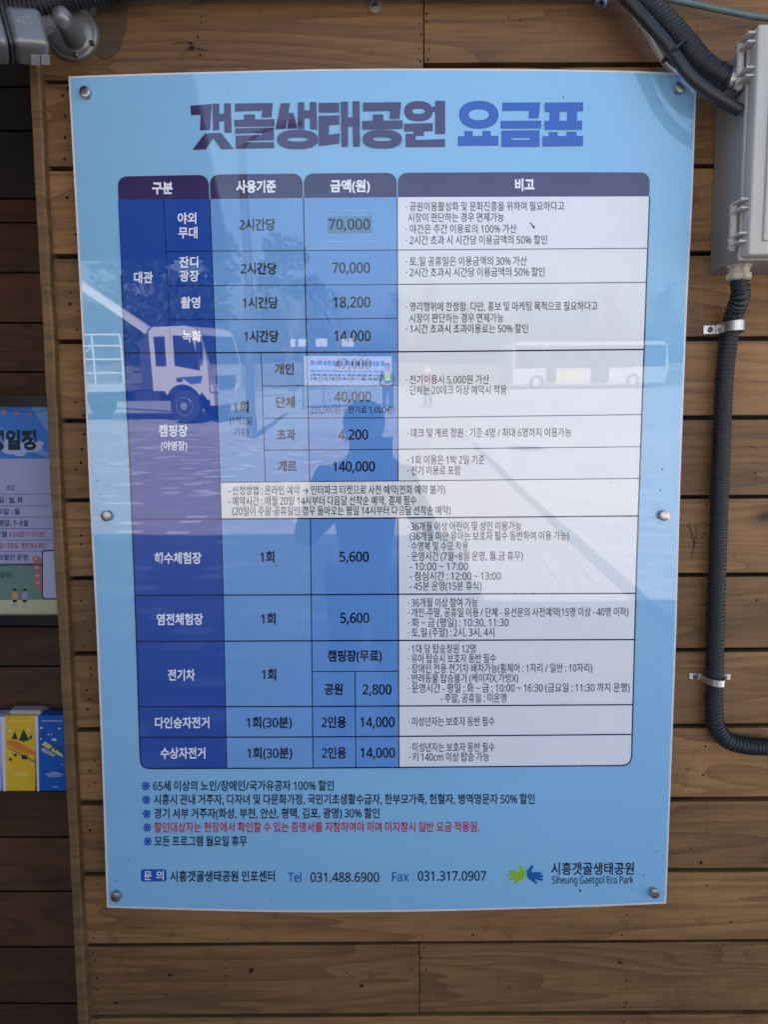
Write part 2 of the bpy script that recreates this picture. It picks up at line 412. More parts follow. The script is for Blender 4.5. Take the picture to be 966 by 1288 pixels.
# top-hung hatch held open above the bay
hx0, hx1 = -3.2, -.50
hp = [(1.02, 3.35), (-.02, 2.14)]
aw = thing('hatch_awning', 'pale hatch flap propped open above the left bay', 'awning', (hx1, 1.0, 3.3))
mb = MB(); d = Vector((0, hp[1][0] - hp[0][0], hp[1][1] - hp[0][1])); nn = Vector((1, 0, 0)).cross(d).normalized()
A, B_ = Vector((hx0, *hp[0])), Vector((hx1, *hp[0]))
mb.hexa([A, B_, B_ + d, A + d], [p + nn * .03 for p in (A, B_, B_ + d, A + d)])
part('flap_panel', mb, plain('flap_grey', (.42, .43, .42), .7), aw, recalc=True)
for x in (hx0 + .05, hx1 - .05):
    mb = MB(); mb.tube([Vector((x, 1.04, 2.9)), Vector((x, .25, 2.47))], lambda i, s: .012); part('prop_rod', mb, plain('rod', (.3, .3, .3), .4, 1.0), aw)
#@@BOARD
# ------------------------------------------------------------------ lettering
import os
try: LATIN = bpy.data.fonts.load(os.path.join(bpy.utils.system_resource('DATAFILES'), 'fonts', 'NotoSansHebrew-Regular.woff2'))   # a sans face that comes with Blender
except Exception: LATIN = None
GLY = {}
def raw(s, off, font):
    c = bpy.data.curves.new('type', 'FONT'); c.body = s; c.size = 1; c.offset = off; c.resolution_u = 3; c.fill_mode = 'FRONT'
    if font: c.font = font
    o = bpy.data.objects.new('type', c); COL.objects.link(o)
    me = bpy.data.meshes.new_from_object(o.evaluated_get(bpy.context.evaluated_depsgraph_get()))
    vs = [(v.co.x, v.co.y) for v in me.vertices]; fs = [tuple(p.vertices) for p in me.polygons]
    bpy.data.objects.remove(o); bpy.data.curves.remove(c); bpy.data.meshes.remove(me)
    return vs, fs
def span(v): return max(p[0] for p in v) - min(p[0] for p in v)
def glyph(ch, off):
    key = (ch, off)
    if key in GLY: return GLY[key]
    lat = LATIN if (LATIN and 32 <= ord(ch) < 127) else None
    if ('k', lat is None) not in GLY:
        z = raw('0', 0, lat)[0]; GLY[('k', lat is None)] = (.735 / (max(p[1] for p in z) - min(p[1] for p in z)) if lat else 1.0, span(raw('HH', 0, lat)[0]))
    k, hh = GLY[('k', lat is None)]
    vs, fs = raw(ch, 0 if lat else off, lat) if ch != ' ' else ([], [])
    if ('adv', ch) not in GLY: GLY[('adv', ch)] = (span(raw('H' + ch + 'H', 0, lat)[0]) - hh) * k
    GLY[key] = ([(x * k, y * k) for x, y in vs], fs, GLY[('adv', ch)], lat is not None)
    return GLY[key]
def glyphs(s, off):
    "a line as (x, y, layer) points and faces; Latin weight comes from overprinting"
    V_, F_, x = [], [], 0.0
    for ch in s:
        vs, fs, adv, lat = glyph(ch, off)
        w = off * .85
        for j, (dx, dy) in enumerate([(-w, 0), (w, 0), (0, w * .8), (0, -w * .8)] if lat and off > .002 else [(0, 0)]):
            k = len(V_); V_ += [(x + px + dx, py + dy, j) for px, py in vs]; F_ += [tuple(i + k for i in f) for f in fs]
        x += adv * (.85 if ch == ' ' else 1.0)
    return V_, F_
def type_px(mb, s, x0, x1, yc, size, off=0.0, slope=-.004, n=.0012, mi=0, mid=.37):
    "a line of type between x0 and x1 of the photograph's frame, set on the board's plane"
    vs, fs = glyphs(s, off)
    a, b = min(v[0] for v in vs), max(v[0] for v in vs); xm = (x0 + x1) / 2
    pts = []
    for vx, vy, lay in vs:
        x = x0 + (vx - a) / (b - a) * (x1 - x0)
        pts.append(P(x, yc - (vy - mid) * size + slope * (x - xm), n + lay * .00005))
    mb.add(pts, fs, mi)
def type_w(mb, s, o, ax, ay, width, height, off=0.0, mi=0):
    "a line of type centred on a point of space"
    vs, fs = glyphs(s, off)
    xs = [v[0] for v in vs]; ys = [v[1] for v in vs]
    mx, my = (min(xs) + max(xs)) / 2, (min(ys) + max(ys)) / 2
    mb.add([Vector(o) + Vector(ax) * (v[0] - mx) / (max(xs) - min(xs)) * width + Vector(ay) * (v[1] - my) / (max(ys) - min(ys)) * height for v in vs], fs, mi)

# ------------------------------------------------------------------ the price board
I_SKY = ink('ink_sky_blue', lin(136, 189, 226)); I_NAVY = ink('ink_royal', lin(32, 76, 164)); I_PURPLE = ink('ink_purple', lin(58, 46, 92))
I_MID = ink('ink_mid_blue', lin(112, 160, 216)); I_MID2 = ink('ink_mid_blue_deep', lin(100, 150, 214)); I_PALE = ink('ink_pale', lin(230, 231, 234))
I_PALE2 = ink('ink_white', lin(236, 236, 234)); I_LINE = ink('ink_line', lin(20, 20, 70)); I_BLACK = ink('ink_black', lin(14, 16, 30))
I_WHITE = ink('ink_type_white', lin(240, 242, 250)); I_BLUE = ink('ink_title_blue', lin(24, 82, 178)); I_RED = ink('ink_red', lin(190, 30, 60))
I_TITLE = ink('ink_title_purple', lin(62, 50, 96)); I_GREEN = ink('ink_green', lin(140, 190, 30)); I_LOGO = ink('ink_logo_blue', lin(0, 92, 168))
M_EDGE = plain('acrylic_edge', (.66, .62, .62), .25, var=.06)
M_STEEL = plain('steel', (.42, .40, .38), .32, 1.0, scale=300, var=.15)
board = thing('price_board', 'light blue acrylic price board covered with a table of Korean fees', 'notice board', W(0, -.12, 0))
top_e = [(85.5, 96), (140, 94), (200, 92), (300, 89.5), (400, 87), (480, 86.3), (600, 86.5), (700, 87.3), (800, 89.3), (877, 93)]
right_e = [(871.5, 250), (864, 400), (856.5, 600), (851, 800), (845.5, 950)]
bot_e = [(838.5, 1136.5), (750, 1140.5), (650, 1143.5), (566, 1145.8), (500, 1147), (400, 1147.6), (330, 1147), (250, 1145.2), (190, 1143.5), (134, 1141.5)]
left_e = [(127.5, 950), (120.3, 780), (113, 640), (106, 480), (95.5, 280)]
out = top_e + right_e + bot_e + left_e
mb = MB(); f = [P(x, y, 0) for x, y in out]; bk = [P(x, y, 0) - N * .006 for x, y in out]
mb.hexa(bk, f)
part('acrylic_panel', mb, M_EDGE, board, recalc=True)
cxx, cyy = 485, 620
mb = MB()
ins = [(x + (2.6 if x < 135 else -2.2 if x > 836 else 0), y + (2.2 if y < 98 else -2.4 if y > 1135 else 0)) for x, y in out]
mb.face([P(x, y, .0004) for x, y in ins])
part('printed_sheet', mb, I_SKY, board, recalc=True)

# title, drawn stroke by stroke
def strokes(mb, polys, fx, n0):
    for i, p in enumerate(polys):
        if p[0] == 'ring':
            _, c, ro, ri_, e = p
            o = []; q = []
            for k in range(56):
                t = 2 * math.pi * k / 56; ct, st = math.cos(t), math.sin(t)
                sg = lambda z: math.copysign(abs(z) ** e, z)
                o.append(P(*fx(c[0] + ro[0] * sg(ct), c[1] + ro[1] * sg(st)), n0 + i * .0001))
                q.append(P(*fx(c[0] + ri_[0] * sg(ct), c[1] + ri_[1] * sg(st)), n0 + i * .0001))
            mb.add(o + q, [(k, (k + 1) % 56, 56 + (k + 1) % 56, 56 + k) for k in range(56)])
        else: mb.face([P(*fx(x, y), n0 + i * .0001) for x, y in p])
fa = lambda x, y: (230 + x / 3.578, 110 + y / 3.578)
fb = lambda x, y: (490 + x / 3.578, 110 + y / 3.578)
title = thing_title = None
T1 = [[(33, 82), (130, 74), (121, 192), (76, 193), (79, 123), (35, 125)], [(132, 73), (163, 72), (163, 193), (134, 193)], [(184, 71), (215, 71), (219, 204), (186, 204)], [(160, 118), (188, 118), (188, 152), (160, 152)],
      [(100, 207), (172, 204), (228, 276), (172, 278), (136, 228), (101, 279), (42, 281), (86, 222)],
      [(233, 72), (404, 70), (399, 134), (353, 135), (356, 104), (233, 108)], [(274, 122), (324, 121), (324, 150), (274, 150)], [(230, 146), (411, 142), (411, 174), (231, 177)],
      [(235, 184), (409, 180), (409, 236), (286, 240), (286, 247), (410, 245), (410, 272), (237, 275), (237, 217), (357, 213), (357, 204), (235, 207)],
      [(440, 71), (482, 70), (462, 185), (417, 186)], [(474, 115), (497, 113), (515, 184), (471, 185)], [(517, 67), (546, 66), (546, 186), (517, 186)], [(571, 65), (600, 65), (604, 188), (573, 188)], [(544, 103), (574, 103), (574, 136), (544, 136)],
      ('ring', (516, 233), (92, 43), (47, 10), .85),
      [(611, 70), (703, 68), (703, 110), (611, 112)], [(611, 127), (703, 125), (703, 165), (657, 167), (657, 212), (704, 206), (704, 250), (611, 262)], [(711, 64), (743, 63), (743, 265), (713, 265)], [(763, 62), (795, 62), (797, 263), (766, 264)], [(740, 135), (768, 135), (768, 172), (740, 172)],
      [(811, 68), (983, 66), (976, 138), (930, 139), (934, 102), (811, 105)], [(855, 121), (902, 121), (902, 154), (855, 154)], [(807, 150), (990, 148), (990, 183), (808, 187)], ('ring', (898, 231), (88, 41), (44, 10), .85)]
T2 = [('ring', (130, 107), (64, 46), (28, 11), .85), [(65, 163), (195, 160), (195, 197), (155, 198), (155, 218), (108, 219), (108, 199), (65, 199)], [(190, 87), (207, 86), (207, 110), (190, 110)], [(205, 60), (251, 60), (251, 209), (205, 210)],
      [(72, 208), (106, 208), (118, 222), (118, 236), (250, 232), (250, 267), (72, 269)]]
T3 = [('ring', (402, 123), (89, 63), (45, 24), .9), [(337, 196), (375, 196), (375, 224), (337, 224)], [(418, 196), (456, 195), (456, 224), (418, 224)], [(308, 219), (491, 217), (491, 261), (308, 263)],
      [(508, 68), (680, 67), (672, 138), (626, 139), (629, 104), (508, 105)], [(501, 150), (684, 149), (684, 184), (502, 185)], [(505, 194), (676, 192), (676, 226), (505, 226.5)], [(505, 236), (676, 235), (676, 266), (505, 267)], [(505, 225), (551, 225), (551, 238), (505, 238)], [(633, 225), (676, 225), (676, 238), (633, 238)],
      [(700, 68), (872, 66), (872, 106), (700, 108)], [(723, 104), (766, 104), (766, 152), (723, 152)], [(803, 104), (845, 104), (845, 152), (803, 152)], [(699, 150), (868, 149), (868, 188), (699, 189)],
      [(719, 200), (758, 200), (758, 222), (719, 222)], [(800, 199), (843, 199), (843, 222), (800, 222)], [(691, 219), (872, 217), (872, 261), (691, 263)]]
mb = MB(); strokes(mb, T1, fa, .0008); strokes(mb, T2, fb, .0008)
part('title_lettering', mb, I_TITLE, board, recalc=True)
mb = MB(); strokes(mb, T3, fb, .0008)
o = part('title_lettering', mb, I_BLUE, board, recalc=True)

# table grid, in the photograph's frame
def ip(tab, t):
    if t <= tab[0][0]: a, b = tab[0], tab[1]
    elif t >= tab[-1][0]: a, b = tab[-2], tab[-1]
    else: a, b = next((p, q) for p, q in zip(tab, tab[1:]) if p[0] <= t <= q[0])
    return a[1] + (b[1] - a[1]) * (t - a[0]) / (b[0] - a[0])
XC = {'L': [(222, 146.5), (330, 151.5), (430, 155.7), (655, 166), (880, 173.8), (966, 176.2)], 'AB': [(250, 205.6), (440, 214)],
      '1': [(222, 262.6), (260, 264.2), (440, 270.9), (650, 278.3), (760, 281), (880, 283.3), (966, 285)],
      '2': [(222, 381), (330, 383.2), (440, 385.7), (605, 389.4), (655, 390.4), (800, 391.8), (966, 393.7)],
      'S': [(445, 328.3), (605, 333.5)], 'I': [(845, 446.6), (966, 447.6)],
      '3': [(222, 499.7), (440, 500.5), (660, 500.9), (880, 501.5), (966, 502)],
      'R': [(217, 819), (250, 817.6), (350, 813.9), (440, 810.6), (560, 806.7), (670, 802.5), (760, 799.8), (880, 796.9), (966, 794.6)]}
YR = {'top': [(147, 222), (300, 219), (500, 217.2), (660, 216.5), (819, 216.8)], 'h': [(147, 251.2), (263, 250.4), (381, 249), (500, 248), (817, 247)],
      'r1': [(205, 316), (330, 315.5), (500, 314.5), (815, 312.2)], 'r2': [(205, 359.4), (385, 358.5), (500, 357.8), (815, 355.2)], 'r3': [(205, 402.3), (385, 401.5), (500, 400.2)],
      'r4': [(155, 444), (330, 443.5), (500, 442.6), (812, 439.5)], 's1': [(328, 485.4), (500, 484.6)], 's2': [(328, 526), (500, 525.4), (810, 521.4)], 's3': [(328, 566.3), (500, 565.1), (806, 561.9)],
      's4': [(276, 606.6), (390, 605.8), (500, 605), (804, 601.8)], 'r5': [(165, 653.5), (340, 652.5), (500, 651.5), (803, 649)], 'r6': [(170, 749), (390, 748.1), (500, 747.4), (800, 746.3)],
      'r7': [(172, 807), (390, 806), (500, 805.6), (798, 804.5)], 'e': [(391, 844.8), (502, 844.3)], 'r8': [(173, 889.1), (390, 888.6), (500, 888.1), (797, 886.4)],
      'r9': [(174, 927.5), (390, 927), (500, 926.3), (796, 923.8)], 'bot': [(175, 966.8), (390, 966.2), (500, 965.3), (795, 962.8)]}
def xy(c, r):
    y = 600
    for _ in range(4): x = ip(XC[c], y); y = ip(YR[r], x)
    return x, y
def along(r, c0, c1):
    (xa, ya), (xb, yb) = xy(c0, r), xy(c1, r); k = 6
    return [(xa + (xb - xa) * i / k, ip(YR[r], xa + (xb - xa) * i / k)) for i in range(k + 1)]
def down(c, r0, r1):
    (xa, ya), (xb, yb) = xy(c, r0), xy(c, r1); k = 6
    return [(ip(XC[c], ya + (yb - ya) * i / k), ya + (yb - ya) * i / k) for i in range(k + 1)]
def rounded(pts, which, r):
    "replace corner point(s) of a cell outline by an arc"
    out_ = []
    n = len(pts)
    for i, p in enumerate(pts):
        if i in which:
            def step(d):
                L = 0; j = i
                while True:
                    a = Vector(pts[j % n]); b = Vector(pts[(j + d) % n]); s = (b - a).length
                    if L + s >= r: return a + (b - a) * ((r - L) / s), j + d
                    L += s; j += d
            a, _ = step(-1); b, _ = step(1); c = Vector(p)
            for k in range(9):
                t = k / 8; out_.append(tuple((1 - t) ** 2 * a + 2 * t * (1 - t) * (c * .93 + (a + b) * .035) + t * t * b))
        else: out_.append(p)
    return [q for i, q in enumerate(out_) if True]
def outline(c0, c1, r0, r1):
    return along(r0, c0, c1)[:-1] + down(c1, r0, r1)[:-1] + along(r1, c0, c1)[::-1][:-1] + down(c0, r0, r1)[::-1][:-1]
TL, TR, BR, BL = 0, 6, 12, 18
def prune(pts, which, r):
    keep = []
    for i, p in enumerate(pts):
        if i not in which and any((Vector(p) - Vector(pts[w])).length < r * .98 for w in which): continue
        keep.append((i, p))
    return [p for _, p in keep], [k for k, (i, _) in enumerate(keep) if i in which]
def cell(c0, c1, r0, r1, m, lines=(), round_=(), name='table_cell', r=13, off=0.0, tm=None, inset=0.0):
    pts = outline(c0, c1, r0, r1)
    if inset: 
        xs = [p[0] for p in pts]; a, b = min(xs), max(xs)
        pts = [(p[0] + (inset if p[0] - a < 14 else -inset if b - p[0] < 14 else 0), p[1]) for p in pts]
    if round_:
        pts, w = prune(pts, round_, r); pts = rounded(pts, w, r)
    mb = MB(); mb.face([P(x, y, .0008) for x, y in pts])
    o = part(name, mb, m, board, recalc=True)
    if lines:
        mb = MB()
        for l in lines: type_px(mb, *l[:5], off if len(l) < 6 else l[5])
        part('lettering', mb, tm or I_BLACK, o)
    return o
HW = .038
cell('L', '1', 'top', 'h', I_PURPLE, [('구분', 191, 217, 236.5, 16.4, HW)], (TL, TR), 'header_cell', tm=I_WHITE, inset=.7)
cell('1', '2', 'top', 'h', I_PURPLE, [('사용기준', 296.7, 347, 234.6, 16.6, HW)], (TL, TR), 'header_cell', tm=I_WHITE, inset=.7)
cell('2', '3', 'top', 'h', I_PURPLE, [('금액(원)', 415.3, 465.2, 234, 16.6, HW)], (TL, TR), 'header_cell', tm=I_WHITE, inset=.7)
cell('3', 'R', 'top', 'h', I_PURPLE, [('비고', 648, 672.5, 232.3, 16.4, HW)], (TL, TR), 'header_cell', tm=I_WHITE, inset=.7)
NV = .024
for c0, c1, r0, r1, ls in (('L', 'AB', 'h', 'r4', [('대관', 168, 192, 349, 15.6)]), ('AB', '1', 'h', 'r1', [('야외', 223, 246.7, 274.6, 15.4), ('무대', 224, 248, 292.7, 15.4)]),
        ('AB', '1', 'r1', 'r2', [('잔디', 225, 249, 329.6, 15.2), ('광장', 225.6, 250, 347.2, 15.2)]), ('AB', '1', 'r2', 'r3', [('촬영', 227, 251.5, 380.6, 15.4)]), ('AB', '1', 'r3', 'r4', [('녹화', 229, 253, 423, 15.4)]),
        ('L', '1', 'r4', 'r5', [('캠핑장', 199.4, 235.6, 541.8, 16), ('(야영장)', 202, 235, 560.6, 12.6)]), ('L', '1', 'r5', 'r6', [('해수체험장', 194, 253, 702, 15.8)]),
        ('L', '1', 'r6', 'r7', [('염전체험장', 196.8, 255, 779, 15.6)]), ('L', '1', 'r7', 'r8', [('전기차', 210.7, 245, 849, 15.4)]), ('L', '1', 'r8', 'r9', [('다인승자전거', 194.5, 263, 909, 15.2)])):
    cell(c0, c1, r0, r1, I_NAVY, ls, off=NV, tm=I_WHITE)
cell('L', '1', 'r9', 'bot', I_NAVY, [('수상자전거', 201.5, 258, 947.3, 15.2)], (BL,), off=NV, tm=I_WHITE, r=11)
MD = .026
for c0, c1, r0, r1, m, ls in (('1', '2', 'h', 'r1', I_MID, [('2시간당', 300.5, 346, 282.6, 16)]), ('1', '2', 'r1', 'r2', I_MID, [('2시간당', 302.8, 348, 337.7, 16)]),
        ('1', '2', 'r2', 'r3', I_MID, [('1시간당', 304.8, 349.5, 380.8, 16)]), ('1', '2', 'r3', 'r4', I_MID, [('1시간당', 306.8, 350.3, 423, 16)]),
        ('1', 'S', 'r4', 's4', I_MID, [('1회', 293.2, 312.5, 512, 16), ('(1박2일', 288.7, 316.5, 529, 11, .004), ('기준)', 294.8, 312, 543.3, 10.6, .002)]),
        ('S', '2', 'r4', 's1', I_MID, [('개인', 345.5, 369.5, 464.2, 15.4)]), ('S', '2', 's1', 's2', I_MID, [('단체', 347, 370.5, 506, 15.4)]),
        ('S', '2', 's2', 's3', I_MID, [('초과', 348, 371.6, 546.6, 15.4)]), ('S', '2', 's3', 's4', I_MID, [('게르', 349.5, 373, 586.6, 15.4)]),
        ('2', '3', 'h', 'r1', I_MID, [('70,000', 412.8, 465.6, 281.8, 17.8)]), ('2', '3', 'r1', 'r2', I_MID2, [('70,000', 417.5, 465.5, 336.5, 17.8)]),
        ('2', '3', 'r2', 'r3', I_MID2, [('18,200', 419, 466, 379.8, 17.8)]), ('2', '3', 'r3', 'r4', I_MID2, [('14,000', 420.3, 466.3, 422.2, 17.8)]),
        ('2', '3', 'r4', 's1', I_MID2, [('47,000', 421, 466.3, 457.3, 17), ('(42,000원 + 전기료 5,000원)', 390.7, 496, 475, 10.8, .002)]),
        ('2', '3', 's1', 's2', I_MID2, [('40,000', 420.3, 467, 498.5, 17), ('(35,000원 + 전기료 5,000원)', 391.5, 496, 515.4, 10.8, .002)]),
        ('2', '3', 's2', 's3', I_MID2, [('4,200', 425.5, 463, 546.4, 17)]), ('2', '3', 's3', 's4', I_MID2, [('140,000', 418.5, 471.7, 586.4, 17)]),
        ('1', '2', 'r5', 'r6', I_MID, [('1회', 327, 345, 700.6, 16)]), ('2', '3', 'r5', 'r6', I_MID2, [('5,600', 427, 464, 700, 17)]),
        ('1', '2', 'r6', 'r7', I_MID, [('1회', 328, 346.5, 778.3, 16)]), ('2', '3', 'r6', 'r7', I_MID2, [('5,600', 428, 464.5, 777, 17)]),
        ('1', '2', 'r7', 'r8', I_MID, [('1회', 329, 347.2, 848.5, 16)]), ('2', '3', 'r7', 'e', I_MID2, [('캠핑장(무료)', 412, 480.3, 825, 15.6)]),
        ('2', 'I', 'e', 'r8', I_MID2, [('공원', 408, 431, 867, 15.4)]), ('I', '3', 'e', 'r8', I_MID2, [('2,800', 456, 492.5, 867, 17)]),
        ('1', '2', 'r8', 'r9', I_MID, [('1회(30분)', 309.8, 367, 908.7, 15.6)]), ('2', 'I', 'r8', 'r9', I_MID2, [('2인용', 404.5, 435.5, 908.4, 15.6)]), ('I', '3', 'r8', 'r9', I_MID2, [('14,000', 453, 496.5, 908, 17)]),
        ('1', '2', 'r9', 'bot', I_MID, [('1회(30분)', 310.5, 367.5, 947.2, 15.6)]), ('2', 'I', 'r9', 'bot', I_MID2, [('2인용', 404.7, 435.6, 947, 15.6)]), ('I', '3', 'r9', 'bot', I_MID2, [('14,000', 453.3, 497, 946.6, 17)])):
    cell(c0, c1, r0, r1, m, ls, off=MD)
B = 12.9
rows = (('h', 'r1', [('· 공원이용활성화 및 문화진흥을 위하여 필요하다고', 511, 710, 259.4), ('시장이 판단하는 경우 면제가능', 513.5, 634, 273.4), ('· 야간은 주간 이용료의 100% 가산', 511, 650, 287.8), ('· 2시간 초과 시 시간당 이용금액의 50% 할인', 511, 688.5, 301.8)]),
        ('r1', 'r2', [('· 토,일 공휴일은 이용금액의 30% 가산', 511, 663, 328.4), ('· 2시간 초과시 시간당 이용금액의 50% 할인', 511, 685.5, 342.2)]),
        ('r2', 'r4', [('· 영리행위에 한정함. 다만, 홍보 및 마케팅 목적으로 필요하다고', 511, 752, 385.3), ('시장이 판단하는 경우 면제가능', 515, 633.5, 399.9), ('· 1시간 초과시 초과이용료는 50% 할인', 511, 664.5, 413.4)]),
        ('r4', 's2', [('· 전기이용시 5,000원 가산', 511, 615.5, 477.4), ('· 단체는 20데크 이상 예약시 적용', 511, 637.5, 490.5)]),
        ('s2', 's3', [('· 데크 및 게르 정원 : 기준 4명 / 최대 6명까지 이용가능', 512.5, 719, 544.2)]),
        ('s3', 's4', [('· 1회 이용은 1박 2일 기준', 512.5, 610, 578.4), ('· 전기 이용료 포함', 513, 579.5, 591.7)]),
        ('r5', 'r6', [('· 36개월 이상 어린이 및 성인 이용가능', 512.7, 656, 661.8), ('(36개월 미만 유아는 보호자 필수 동반하여 이용 가능)', 515.5, 716, 674.1), ('· 수영복 및 수모 착용', 513, 589, 687), ('· 운영시간 (7월~8월 운영, 월.금 휴무)', 513, 658, 699.4),
                      ('- 10:00 ~ 17:00', 515.5, 589, 712.2), ('- 점심시간 : 12:00 ~ 13:00', 515.5, 630.3, 724.5), ('- 45분 운영(15분 휴식)', 515.5, 606, 737)]),
        ('r6', 'r7', [('· 36개월 이상 참여 가능', 513.5, 601, 758), ('· 개인-주말, 공휴일 이용 / 단체 - 유선문의 사전예약(15명 이상 - 40명 이하)', 513.5, 791, 770), ('· 화 ~ 금 (평일) : 10:30, 11:30', 513.5, 640, 783), ('· 토,일 (주말) : 2시, 3시, 4시', 513.5, 622, 795.3)]),
        ('r7', 'r8', [('· 1대 당 탑승정원 12명', 513.5, 598.5, 816), ('· 유아 탑승시 보호자 동반 필수', 513.5, 624, 828.2), ('· 장애인 전용 전기차 배차가능(휠체어 : 1자리 / 일반 : 10자리)', 513.5, 745.5, 840.4), ('· 반려동물 탑승불가 (케이지X,가방X)', 513.5, 652, 853),
                      ('· 운영시간 - 평일 : 화 ~ 금 : 10:00 ~ 16:30 (금요일 : 11:30 까지 운행)', 513.5, 792.5, 865.2), ('- 주말, 공휴일 : 미운영', 554.5, 637, 878)]),
        ('r8', 'r9', [('· 미성년자는 보호자 동반 필수', 514, 622.2, 907.4)]),
        ('r9', 'bot', [('· 미성년자는 보호자 동반 필수', 514.5, 622.4, 939.8), ('· 키 140cm 이상 탑승 가능', 514.5, 615.6, 952)]))
for r0, r1, ls in rows:
    cell('3', 'R', r0, r1, I_PALE, [(*l, B) for l in ls], (BR,) if r1 == 'bot' else (), off=.004, r=12)
cell('1', 'R', 's4', 'r5', I_PALE2, [('- 신청방법 : 온라인 예약 → 인터파크 티켓으로 사전 예약(전화 예약 불가)', 287, 560, 616.3, B), ('- 예약시간 : 매월 20일 14시부터 다음달 선착순 예약, 결제 필수', 287, 524, 629.8, B), ('(20일이 주말·공휴일인 경우 돌아오는 평일 14시부터 다음달 선착순 예약)', 292, 567, 642.3, B)], off=.004)
# ruled lines
mb = MB()
def rule(pts, w):
    n = len(pts); L = []; R_ = []
    for i, p in enumerate(pts):
        a = Vector(pts[max(i - 1, 0)]); b = Vector(pts[min(i + 1, n - 1)]); d = (b - a).normalized(); q = Vector((-d.y, d.x)) * w / 2
        p = Vector(p); L.append(P(*(p + q), .0012)); R_.append(P(*(p - q), .0012))
    mb.add(L + R_, [(i, i + 1, n + i + 1, n + i) for i in range(n - 1)])
for r, c0, c1, w in (('r1', 'AB', 'R', 1.0), ('r2', 'AB', 'R', 1.0), ('r3', 'AB', '3', 1.0), ('r4', 'L', 'R', 1.8), ('s1', 'S', '3', .9), ('s2', 'S', 'R', 1.0), ('s3', 'S', 'R', 1.0), ('s4', '1', 'R', 1.0),
                     ('r5', 'L', 'R', 1.7), ('r6', 'L', 'R', 1.7), ('r7', 'L', 'R', 1.7), ('e', '2', '3', 1.1), ('r8', 'L', 'R', 1.6), ('r9', 'L', 'R', 1.6)): rule(along(r, c0, c1), w)
for c, r0, r1, w in (('AB', 'h', 'r4', .8), ('1', 'h', 'bot', 1.0), ('2', 'h', 's4', 1.3), ('2', 'r5', 'bot', 1.2), ('S', 'r4', 's4', 1.0), ('I', 'e', 'bot', 1.1), ('3', 'h', 's4', 1.1), ('3', 'r5', 'bot', 1.3)): rule(down(c, r0, r1), w)
pts, w = prune(outline('L', 'R', 'top', 'bot'), (BR, BL), 12)
pts = rounded(pts, w, 12); k = next(i for i, p in enumerate(pts) if p[0] > 800 and p[1] > 260)
end = max(i for i, p in enumerate(pts) if p[0] < 250 and p[1] > 300)
seg = [xy('R', 'h')] + pts[k:end + 1]; rule(seg, 1.6)
part('table_rules', mb, I_LINE, board)
# notes under the table
def ftxt(name, lines, m, size=14.2, off=.017):
    for l in lines:
        mb = MB(); type_px(mb, *l[:4], l[4] if len(l) > 4 else size, l[5] if len(l) > 5 else off, -.0018, .0010); part(name, mb, m, board)
ftxt('note_line', [('65세 이상의 노인/장애인/국가유공자 100% 할인', 192, 420, 988.3), ('시흥시 관내 거주자, 다자녀 및 다문화가정, 국민기초생활수급자, 한부모가족, 헌혈자, 병역명문자 50% 할인', 193, 673, 1005.3),
     ('경기 서부 거주자(화성, 부천, 안산, 평택, 김포, 광명) 30% 할인', 193.5, 477.5, 1023), ('모든 프로그램 월요일 휴무', 194, 310.3, 1058)], I_BLACK)
ftxt('note_line', [('할인대상자는 현장에서 확인할 수 있는 증명서를 지참하여야 하며 미지참시 일반 요금 적용됨.', 193.5, 603.5, 1040.3)], I_RED)
ftxt('note_mark', [('※', 177.6 + i * .6, 188.2 + i * .6, y, 20, .014) for i, y in enumerate((988, 1005.3, 1023, 1040.3, 1057.8))], I_BLUE)
mb = MB()
pp = [(176.6, 1093.5), (208.8, 1093.2), (209.4, 1108.6), (177, 1109)]
pts = rounded(pp, (0, 1, 2, 3), 3.5); mb.face([P(x, y, .0008) for x, y in pts])
pill = part('contact_pill', mb, I_BLUE, board, recalc=True)
mb = MB(); type_px(mb, '문', 180.8, 190.4, 1101.4, 12.5, .012); type_px(mb, '의', 196, 205.5, 1101.2, 12.5, .012); part('lettering', mb, I_WHITE, pill)
ftxt('contact_lettering', [('시흥갯골생태공원 인포센터', 213.7, 345.5, 1102.2, 15), ('031.488.6900', 390.3, 477, 1103.2, 16.4), ('031.317.0907', 525.5, 611.8, 1101.6, 16.4)], I_BLACK)
ftxt('contact_lettering', [('Tel', 362, 379, 1103.4, 16), ('Fax', 493.2, 514.3, 1102.6, 16)], I_LOGO)
for x in (385.2, 519.8):
    mb = MB(); mb.face([P(x, 1097, .001), P(x + .9, 1097, .001), P(x + .9, 1108.5, .001), P(x, 1108.5, .001)]); part('contact_divider', mb, ink('ink_divider', lin(120, 165, 215)), board, recalc=True)
# emblem: two open hands
def hand_px(mb, palm, fingers, n0):
    mb.face([P(x, y, n0) for x, y in palm])
    for i, (a, b, w0, w1) in enumerate(fingers):
        a, b = Vector(a), Vector(b); d = (b - a).normalized(); q = Vector((-d.y, d.x))
        pts = [a + q * w0, a - q * w0] + [b + (q * math.cos(t) * -1 + d * math.sin(t)) * w1 for t in [k * math.pi / 6 for k in range(7)]]
        mb.face([P(p.x, p.y, n0 + .0001 * (i + 1)) for p in pts])
fe = lambda x, y: (620 + x / 3.864, 1060 + y / 3.864)
mb = MB()
hand_px(mb, [fe(*p) for p in [(150, 112), (160, 150), (156, 168), (140, 184), (118, 182), (112, 160), (120, 146), (140, 140)]],
        [(fe(148, 146), fe(131, 114), 3, 1.6), (fe(122, 146), fe(84, 142), 2, 1.4), (fe(116, 158), fe(74, 160), 2, 1.4), (fe(118, 170), fe(86, 180), 2, 1.4), (fe(132, 176), fe(108, 198), 2.2, 1.5)], .0008)
hd = part('emblem_hand', mb, I_GREEN, board, recalc=True); hd['label'] = 'lime green printed hand'
mb = MB()
